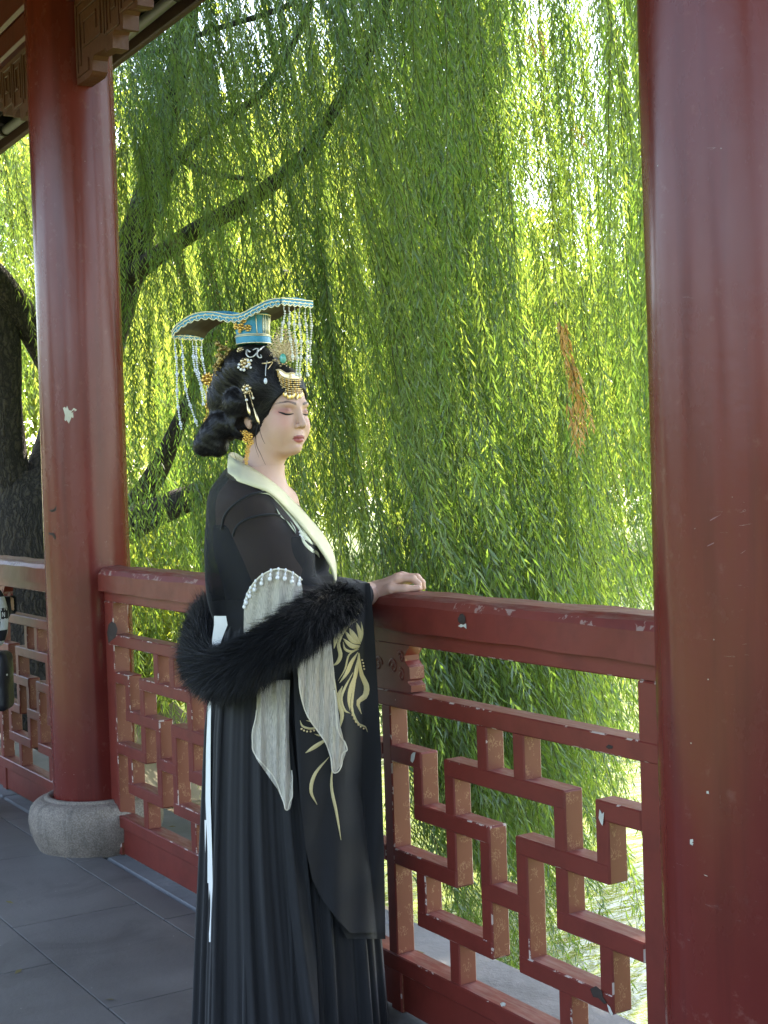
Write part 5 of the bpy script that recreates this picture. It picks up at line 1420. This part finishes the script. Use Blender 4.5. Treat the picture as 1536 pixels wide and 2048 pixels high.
# phoenix tiara above the brow
def tiara():
    g = np.random.default_rng(15); parts = []; base_c = ch(565, 730)+.012
    def feather(u0, v0, u1, v1, w, c=base_c):
        n = 11; P = []
        for t in np.linspace(0, 1, n): P.append(LP(u0+(u1-u0)*t, v0+(v1-v0)*t, c+.012*math.sin(math.pi*t)))
        P = np.array(P); parts.append(tube_vf(P, .0012, 5))
        for i in range(1, n-1):
            for s in (-1, 1):
                q = P[i]+np.array([s*w*math.sin(math.pi*i/n)/835, 0, .006]); parts.append(tube_vf(np.array([P[i], (P[i]+q)/2+np.array([0, -.002, .001]), q]), [.0010, .0012, .0006], 4))
                parts.append(sphere_vf(q, .0014, 5, 3))
    for (u1, v1, w) in [(562, 652, 10), (553, 664, 10), (545, 676, 9), (538, 690, 8), (572, 656, 10), (581, 664, 9), (590, 674, 8), (598, 688, 8), (604, 702, 7), (572, 686, 10), (556, 690, 9), (584, 690, 9), (547, 702, 8), (593, 706, 8)]:
        feather(566+g.normal(0, 3), 722+g.normal(0, 3), u1, v1, w)
    for _ in range(110):
        t = g.random()*6.28; rr = g.uniform(7, 27); c = LP(565+math.cos(t)*rr*1.05, 716+math.sin(t)*rr*.85, base_c+g.uniform(-.004, .01)); parts.append(sphere_vf(c, g.uniform(.0015, .0032), 6, 4))
    for u0, v0, s in ((541, 712, -1), (548, 722, -1), (590, 716, 1), (545, 700, -1)):
        P = [LP(u0+s*4*math.cos(t)*math.exp(-t*.12), v0+4*math.sin(t)*math.exp(-t*.12), base_c) for t in np.linspace(0, 8, 18)]; parts.append(tube_vf(np.array(P), .0013, 5))
    V, Fq = merge(parts); o = obj('phoenix_tiara', V, Fq, PALEGOLD, person, smooth=True); o['label'] = 'pale gold feathered tiara with a green stone'
    V, Fq = sphere_vf(LP(566., 717., base_c+.012), (.0085, .006, .012), 10, 7); obj('green_stone', V, Fq, GEM, o, smooth=True)
    # brow comb with fringe
    parts = []; arc = spline(np.array([(555, 741), (563, 752), (576, 757), (590, 758), (603, 757)], float), 22); ca = np.array([float(np.max([marsh(f_hair, np.array([u]), np.array([v]), c0=.3, c1=-.1)[0], marsh(lambda P: f_head(l2h(P)), np.array([u]), np.array([v]), c0=.3, c1=-.1)[0]])) for u, v in arc])+.006
    up_ = np.stack([np.linspace(553, 602, 22), np.linspace(740, 752, 22)-2*np.sin(np.linspace(0, 12, 22))], 1)
    A = LP(arc[:, 0], arc[:, 1], ca); B = LP(up_[:, 0], up_[:, 1], ca-.001)
    parts.append((np.vstack([A, B, A+np.array([0, .003, 0]), B+np.array([0, .003, 0])]), [(i, i+1, 22+i+1, 22+i) for i in range(21)]+[(44+i, 66+i, 66+i+1, 44+i+1) for i in range(21)]))
    for i in range(22): parts.append(sphere_vf(B[i], .0022, 6, 4)); parts.append(sphere_vf(A[i], .0020, 6, 4))
    V, Fq = merge(parts); comb = obj('brow_comb', V, Fq, PALEGOLD, person, smooth=True)
    for i in range(0, 22, 1):
        parts = []; u, v = arc[i]; L = 32+5*math.sin(math.pi*i/21)+g.normal(0, 2); 
        for t in np.arange(3, L-8, 4.2): parts.append(sphere_vf(LP(u+.10*t+g.normal(0, .4), v+t, ca[i]+.004+g.normal(0, .001)), g.uniform(.0014, .0026), 6, 4))
        p0 = LP(u+.1*(L-8), v+L-9, ca[i]+.004); p1 = LP(u+.1*L, v+L+4, ca[i]+.004); parts.append(tube_vf(np.array([p0, p0*.6+p1*.4, p0*.2+p1*.8, p1]), [.0008, .0019, .0022, .0006], 6))
        V, Fq = merge(parts); obj('fringe_drop', V, Fq, PALEGOLD if i % 3 else GOLD, comb, smooth=True)
tiara()

# ================================================================ imperial board hat (worn, lifts off)
hat = empty('board_hat', ORG+MW@LP(508., 690., .02), math.atan2(EX[1], EX[0])); HATO = LP(508., 690., .02)
tag(hat, 'turquoise and gold board hat with hanging bead strings on the black-robed woman', 'hat')
def hobj(name, V, Fq, mat, parent=None, **k): return obj(name, np.asarray(V)-HATO, Fq, mat, parent or hat, **k)
edge_px = np.array([(345, 664), (353, 652), (368, 640), (383, 631), (398, 626), (415, 624), (432, 625), (448, 628), (465, 630), (478, 629), (492, 624), (506, 616), (520, 609), (535, 602), (550, 598), (562, 597)], float)
ne = 60; ep = spline(edge_px, ne); se = (ep[:, 0]-345)/217.0; ce_ = -.108+.242*se
NE = LP(ep[:, 0], ep[:, 1], ce_)
FE = NE-HR*np.array([1, 1, 0])*.100
top = .5
cross = [0, .25, .5, .75, 1]
thick = .010
V = []
for t in cross: V.append(NE*(1-t)+FE*t+EZ*(.006*math.sin(math.pi*t)))
for t in cross: V.append(NE*(1-t)+FE*t+EZ*(.006*math.sin(math.pi*t)-thick))
V = np.vstack(V); nc = len(cross); Fq = []
for r_ in range(nc-1):
    for i in range(ne-1):
        Fq.append((r_*ne+i, r_*ne+i+1, (r_+1)*ne+i+1, (r_+1)*ne+i)); o_ = nc*ne; Fq.append((o_+r_*ne+i, o_+(r_+1)*ne+i, o_+(r_+1)*ne+i+1, o_+r_*ne+i+1))
for i in range(ne-1):
    o_ = nc*ne; Fq.append((i, o_+i, o_+i+1, i+1)); b_ = (nc-1)*ne; Fq.append((b_+i, b_+i+1, o_+b_+i+1, o_+b_+i))
for r_ in range(nc-1):
    o_ = nc*ne
    for e_ in (0, ne-1): Fq.append((r_*ne+e_, (r_+1)*ne+e_, o_+(r_+1)*ne+e_, o_+r_*ne+e_))
def teal_board():
    b = NM('turquoise_board'); nz = b.n('SeparateXYZ', {'Vector': b.n('NewGeometry').outputs['Normal']}).outputs[2]
    c = b.mix(b.math('LESS_THAN', nz, -.4), (.012, .26, .42), (.05, .032, .018)); return b.done(b.principled(color=c, rough=.42))
board = hobj('board', V, Fq, teal_board(), smooth=False)
# scalloped apron hanging from each edge, with gilt piping
def apron(P, depth, n_sc, mat_):
    P = np.asarray(P); m = len(P); s = np.linspace(0, 1, m); dz = depth*(.72+.28*np.abs(np.sin(s*np.pi*n_sc)))
    Q = P-EZ*dz[:, None]; hobj('apron', np.vstack([P-EZ*.002, Q]), [(i, i+1, m+i+1, m+i) for i in range(m-1)], TEAL, board)
    for off, rr in ((0.0, .0016), (-.0075, .0011)):
        Vv, Ff = tube_vf(P+EZ*off+HR*.0012, rr, 6); hobj('gilt_piping', Vv, Ff, GILT, board, smooth=True)
    Vv, Ff = tube_vf(Q+HR*.0012, .0014, 6); hobj('gilt_piping', Vv, Ff, GILT, board, smooth=True)
    cur = []
    for k in range(n_sc):
        i0 = (k+.5)/n_sc; c = np.array([np.interp(i0, s, P[:, j]) for j in range(3)])-EZ*depth*.62; tn = np.array([np.interp(min(1, i0+.03), s, P[:, j]) for j in range(3)])-np.array([np.interp(max(0, i0-.03), s, P[:, j]) for j in range(3)]); tn /= np.linalg.norm(tn)
        rr = np.linalg.norm(P[-1]-P[0])/n_sc*.34
        cur.append(tube_vf(np.array([c+tn*rr*math.cos(a)*(1-a/9)+EZ*rr*math.sin(a)*(1-a/9)+HR*.0014 for a in np.linspace(.2, 5.2, 12)]), .0010, 5))
    Vv, Ff = merge(cur); hobj('gilt_scrolls', Vv, Ff, GILT, board, smooth=True)['kind'] = 'stuff'

dn = -EZ*thick*.4
dense = spline(edge_px, 160); cs = -.108+.242*(dense[:, 0]-345)/217.0; ND = LP(dense[:, 0], dense[:, 1], cs)+HR*.0022
apron(ND, .0185, 17, TEAL); 
fe = np.array([NE[-1]*(1-t)+FE[-1]*t for t in np.linspace(0, 1, 40)])+HF*np.array([1, 1, 0])*.0022; apron(fe+EZ*.001, .0165, 6, TEAL)
be = np.array([NE[0]*(1-t)+FE[0]*t for t in np.linspace(0, 1, 40)])-HF*np.array([1, 1, 0])*.0022; apron(be, .0165, 6, TEAL)
# crown drum
n = 40; prof = [(.0, .040, -.004), (.12, .0415, 0), (.30, .0415, 0), (.31, .0375, 0), (1.0, .047, 0)]
cb = LP(508., 690., .005); ct = LP(501., 630., .0); a = np.linspace(0, 2*np.pi, n, endpoint=False)
rings = [(0, .0400), (.03, .0415), (.26, .0422), (.27, .0385), (.5, .0400), (.75, .0432), (.97, .0475), (1.0, .0475)]
V = np.vstack([cb*(1-t)+ct*t+np.stack([r_*np.cos(a), r_*np.sin(a)*1.05, -.006*np.cos(a)*0], 1) for t, r_ in rings])
Fq = [(i*n+j, i*n+(j+1) % n, (i+1)*n+(j+1) % n, (i+1)*n+j) for i in range(len(rings)-1) for j in range(n)]
drum = hobj('crown_drum', V, Fq, TEAL, smooth=False)
for t, r_ in ((.02, .0425), (.26, .0432), (.31, .0395), (.95, .0482)):
    c = cb*(1-t)+ct*t; Vv, Ff = tube_vf(np.array([c+np.array([r_*math.cos(x), r_*1.05*math.sin(x), 0]) for x in np.linspace(0, 2*np.pi, 41)]), .0013, 6); hobj('gilt_band', Vv, Ff, GILT, drum, smooth=True)
for k, x in enumerate(np.linspace(-np.pi*.5+.35, -np.pi*.5+1.75, 11)):
    P = [cb*(1-t)+ct*t+np.array([(r_+.0006)*math.cos(x), (r_+.0006)*1.05*math.sin(x), 0]) for t, r_ in ((.31, .0392), (.5, .0402), (.75, .0434), (.95, .0474))]
    if k in (1, 2): continue
    Vv, Ff = tube_vf(np.array(P), .0011, 5); hobj('gilt_rib', Vv, Ff, GILT, drum, smooth=True)
parts = []
for (x, t, r0) in ((-np.pi*.5-.55, .55, .010), (-np.pi*.5-.15, .50, .009), (-np.pi*.5-.95, .6, .009), (-np.pi*.5-.3, .75, .007), (-np.pi*.5-.7, .42, .006)):
    rr = .0425+.0085*(t-.5); c = cb*(1-t)+ct*t+np.array([rr*math.cos(x), rr*1.05*math.sin(x), 0]); parts.append(blossom(c, r0, 5, nrm=[math.cos(x), math.sin(x), 0]))
Vv, Ff = merge(parts); hobj('gilt_dragon_relief', Vv, Ff, GOLD, drum, smooth=True)['kind'] = 'stuff'
# bead strings
def bead_string(p0, L, sway, n, r_, mat_, seed, name='bead_string'):
    g = np.random.default_rng(seed); parts = []
    for k in range(n):
        t = (k+.5)/n; p = p0-EZ*L*t+np.array([sway*t*t+.002*math.sin(t*7+seed), .001*math.sin(t*5), 0]); big = (k % 7 == 5)
        parts.append(sphere_vf(p, (r_*1.7 if big else r_, r_*1.7 if big else r_, (r_*1.7 if big else L/n*.46)), 7, 4))
    parts.append(tube_vf(np.array([p0+EZ*.012, p0-EZ*.002]), .0007, 4))
    V, Fq = merge(parts); hobj(name, V, Fq, mat_, smooth=True)
for k, t in enumerate((.06, .26, .62, .74, .92)):
    p0 = NE[0]*(1-t)+FE[0]*t-EZ*.030; bead_string(p0, (.212, .205, .135, .150, .155)[k], (.008, .032, .030, .014, .022)[k], 36 if k < 2 else 27, .0027, BEAD, k)
for k, t in enumerate((.08, .24, .42, .58, .76, .92)):
    p0 = NE[-1]*(1-t)+FE[-1]*t-EZ*.026; bead_string(p0, (.075, .120, .150, .155, .150, .125)[k], (-.012, .004, .0, -.004, .002, -.004)[k], (14, 22, 27, 28, 27, 22)[k], .0026, BEADW, 20+k)

# ================================================================ second visitor at the far railing (only a sleeve and bag show)
v2 = at_depth(np.array(-92.), np.array(1000.), np.array(5.75)); O2 = np.array([v2[0], v2[1], 0])
EX2, EY2 = EX, EY
p2 = empty('person', O2, math.atan2(EX[1], EX[0])); tag(p2, 'person in a black and white checked top beside the worn railing', 'person')
def L2(u, v, c):
    u, v, c = (np.asarray(t, float) for t in (u, v, c)); q = ray(u, v); t = (-c-(CAM-O2)@EY)/(q@EY); P = CAM+q*t[..., None]; return (P-O2)@MW
SH2 = np.array([.0, -.02, 1.30]); ELB = L2(-4., 1235., .05); HND = np.array([ELB[0]+.035, ELB[1]+.13, ELB[2]+.035])
def f2_top(P):
    d = ell(P, (-.02, 0, 1.12), (.125, .17, .26)); d = smin(d, ell(P, (-.02, 0, .86), (.13, .17, .14)), .06)
    d = smin(d, cap(P, (-.02, .13, 1.31), (-.02, -.13, 1.31), .06, .06), .05)
    d = smin(d, chain(P, [np.array([-.02, -.15, 1.30]), ELB+np.array([-.035, 0, .02])], [.062, .056], .02), .03)
    d = smin(d, ell(P, ELB+np.array([-.005, 0, .0]), (.046, .050, .122)), .03)
    d = smin(d, chain(P, [np.array([-.02, .15, 1.30]), np.array([-.04, .20, 1.03]), np.array([-.02, .17, .80])], [.062, .052, .045], .02), .03)
    return smax(d, .76-P[:, 2]+.0*P[:, 0], .01) if False else smax(d, .70-P[:, 2], .01)
V, Fs = surfnet(f2_top, (-.25, -.34, .66), (.30, .34, 1.40), .009)
def check_mat():
    b = NM('checked_fabric'); pos = b.coord(); ck = b.n('TexChecker', {'Vector': b.mapping(pos, (1, 1, 1), (.006, .0, .004)), 'Scale': 22.0}).outputs['Fac']
    return b.done(b.principled(color=b.mix(ck, (.012, .013, .02), (.62, .66, .68)), rough=.8))
top2 = obj('checked_top', V, Fs, check_mat(), p2, smooth=True)
def f2_body(P):
    d = None
    for s in (-1, 1):
        e = chain(P, [np.array([-.02, s*.08, .80]), np.array([.0, s*.09, .45]), np.array([-.03, s*.09, .08]), np.array([.03, s*.10-.10, .04])], [.078, .058, .042, .035], .03); d = e if d is None else smin(d, e, .02)
    d = smin(d, ell(P, (-.02, 0, .86), (.10, .15, .13)), .05); d = smin(d, ell(P, (-.02, 0, 1.12), (.10, .15, .24)), .05)
    d = smin(d, chain(P, [np.array([-.02, 0, 1.3]), np.array([-.01, 0, 1.46])], [.055, .048], .02), .03)
    hd = ELB+np.array([.014, .085, .055])
    d = smin(d, chain(P, [ELB+np.array([-.01, .03, .0]), hd], [.03, .022], .02), .02)
    for k in range(4): d = smin(d, chain(P, [hd, hd+np.array([.014, .012, .014-.013*k]), hd+np.array([.016, .038, .008-.014*k])], [.010, .008, .006], .004), .006)
    d = smin(d, chain(P, [hd, hd+np.array([.01, -.016, .012]), hd+np.array([.016, -.012, .035])], [.011, .009, .006], .004), .006)
    return d
V, Fs = surfnet(f2_body, (-.22, -.30, -.01), (.26, .30, 1.52), .0075)
hd_V = (hv*.93)@np.stack([np.array([.95, -.3, 0]), np.array([-.3, -.95, 0]), EZ], 1).T+np.array([.01, 0, 1.54])
BV2, BF2 = merge_np([(V, Fs), (hd_V, hf)])
obj('body', BV2, BF2, SKIN, p2, smooth=True, vcol={'skin': np.vstack([np.tile([.5, .32, .24], (len(V), 1)), head_col])})
V, Fs = surfnet(lambda P: smax(smax(f2_body(P)-.014, P[:, 2]-.90, .01), .07-P[:, 2], .01), (-.22, -.26, .03), (.22, .26, .94), .010); obj('trousers', V, Fs, BLACK, p2, smooth=True)
def f2_hair(P):
    A = (P-np.array([.01, 0, 1.54]))/.93; f_ = A@np.array([.95, -.3, 0]); d = ell(A, (-.012, 0, .035), (.105, .09, .10)); return smax(d, .0+(f_-.055)*.7+np.minimum(A[:, 2], 0)*.3, .01)
V, Fs = surfnet(f2_hair, (-.14, -.14, 1.44), (.14, .14, 1.70), .006); obj('hair', V, Fs, HAIR, p2, smooth=True)
# white letters printed on the black squares of the sleeve
NW = plain('white_print', (.72, .76, .78), .8)
for (u, v) in [(3.5, 1204), (7, 1229), (6, 1255), (0.5, 1217), (11, 1216), (1, 1242), (12, 1241)]:
    h, w, st = 4.6, 3.0, 1.3; st2 = st*1.15
    polys = [[(-w, -h), (-w+st, -h), (-w+st, h), (-w, h)], [(w-st, -h), (w, -h), (w, h), (w-st, h)], [(-w+st*.2, -h), (-w+st*.2+st2, -h), (w-st*.2, h), (w-st*.2-st2, h)]]
    V = []; Fq = []
    for k, pl_ in enumerate(polys):
        for du, dv in pl_:
            c = .35
            for _ in range(40): c = max(c-.8*(float(f2_top(L2(u+du, v+dv, c)[None])[0])-.0012-.0003*k), -.2)
            V.append(L2(u+du, v+dv, c))
        Fq.append(tuple(range(k*4, k*4+4)))
    obj('printed_letter', V, Fq, NW, top2)
# black shoulder bag hanging at the hip
BAGM = plain('black_leather', (.010, .011, .014), .45, bump=.4, bscale=120)
bc = L2(-18., 1362., .10); bag = empty('shoulder_bag', O2+MW@np.array([bc[0], bc[1], bc[2]-.13]), math.atan2(EX[1], EX[0])); tag(bag, 'black leather shoulder bag hanging beside the checked top', 'bag')
b0 = np.array([bc[0], bc[1], bc[2]-.13])
def f_bag(P):
    q = np.abs(P-np.array([bc[0], bc[1], bc[2]]))-np.array([.052, .035, .09]); d = np.linalg.norm(np.maximum(q, 0), axis=1)+np.minimum(q.max(1), 0)-.030
    return smin(d, ell(P, (bc[0]+.018, bc[1]-.01, bc[2]+.035), (.068, .055, .06)), .03)
V, Fs = surfnet(f_bag, bc-np.array([.13, .12, .16]), bc+np.array([.13, .12, .16]), .006); bb = obj('pouch', V-b0, Fs, BAGM, bag, smooth=True)
P = spline(np.array([bc+np.array([-.02, -.02, .10]), [-.02, -.20, 1.0], [-.02, -.17, 1.30], [-.04, -.05, 1.372], [-.12, .05, 1.25]]), 24); V, Fs = tube_vf(P-b0, .008, 6); obj('strap', V, Fs, BAGM, bag, smooth=True)
V, Fs = sphere_vf(bc+np.array([.078, -.05, .03])-b0, .006, 8, 5); obj('buckle', V, Fs, SILVER, bag, smooth=True)
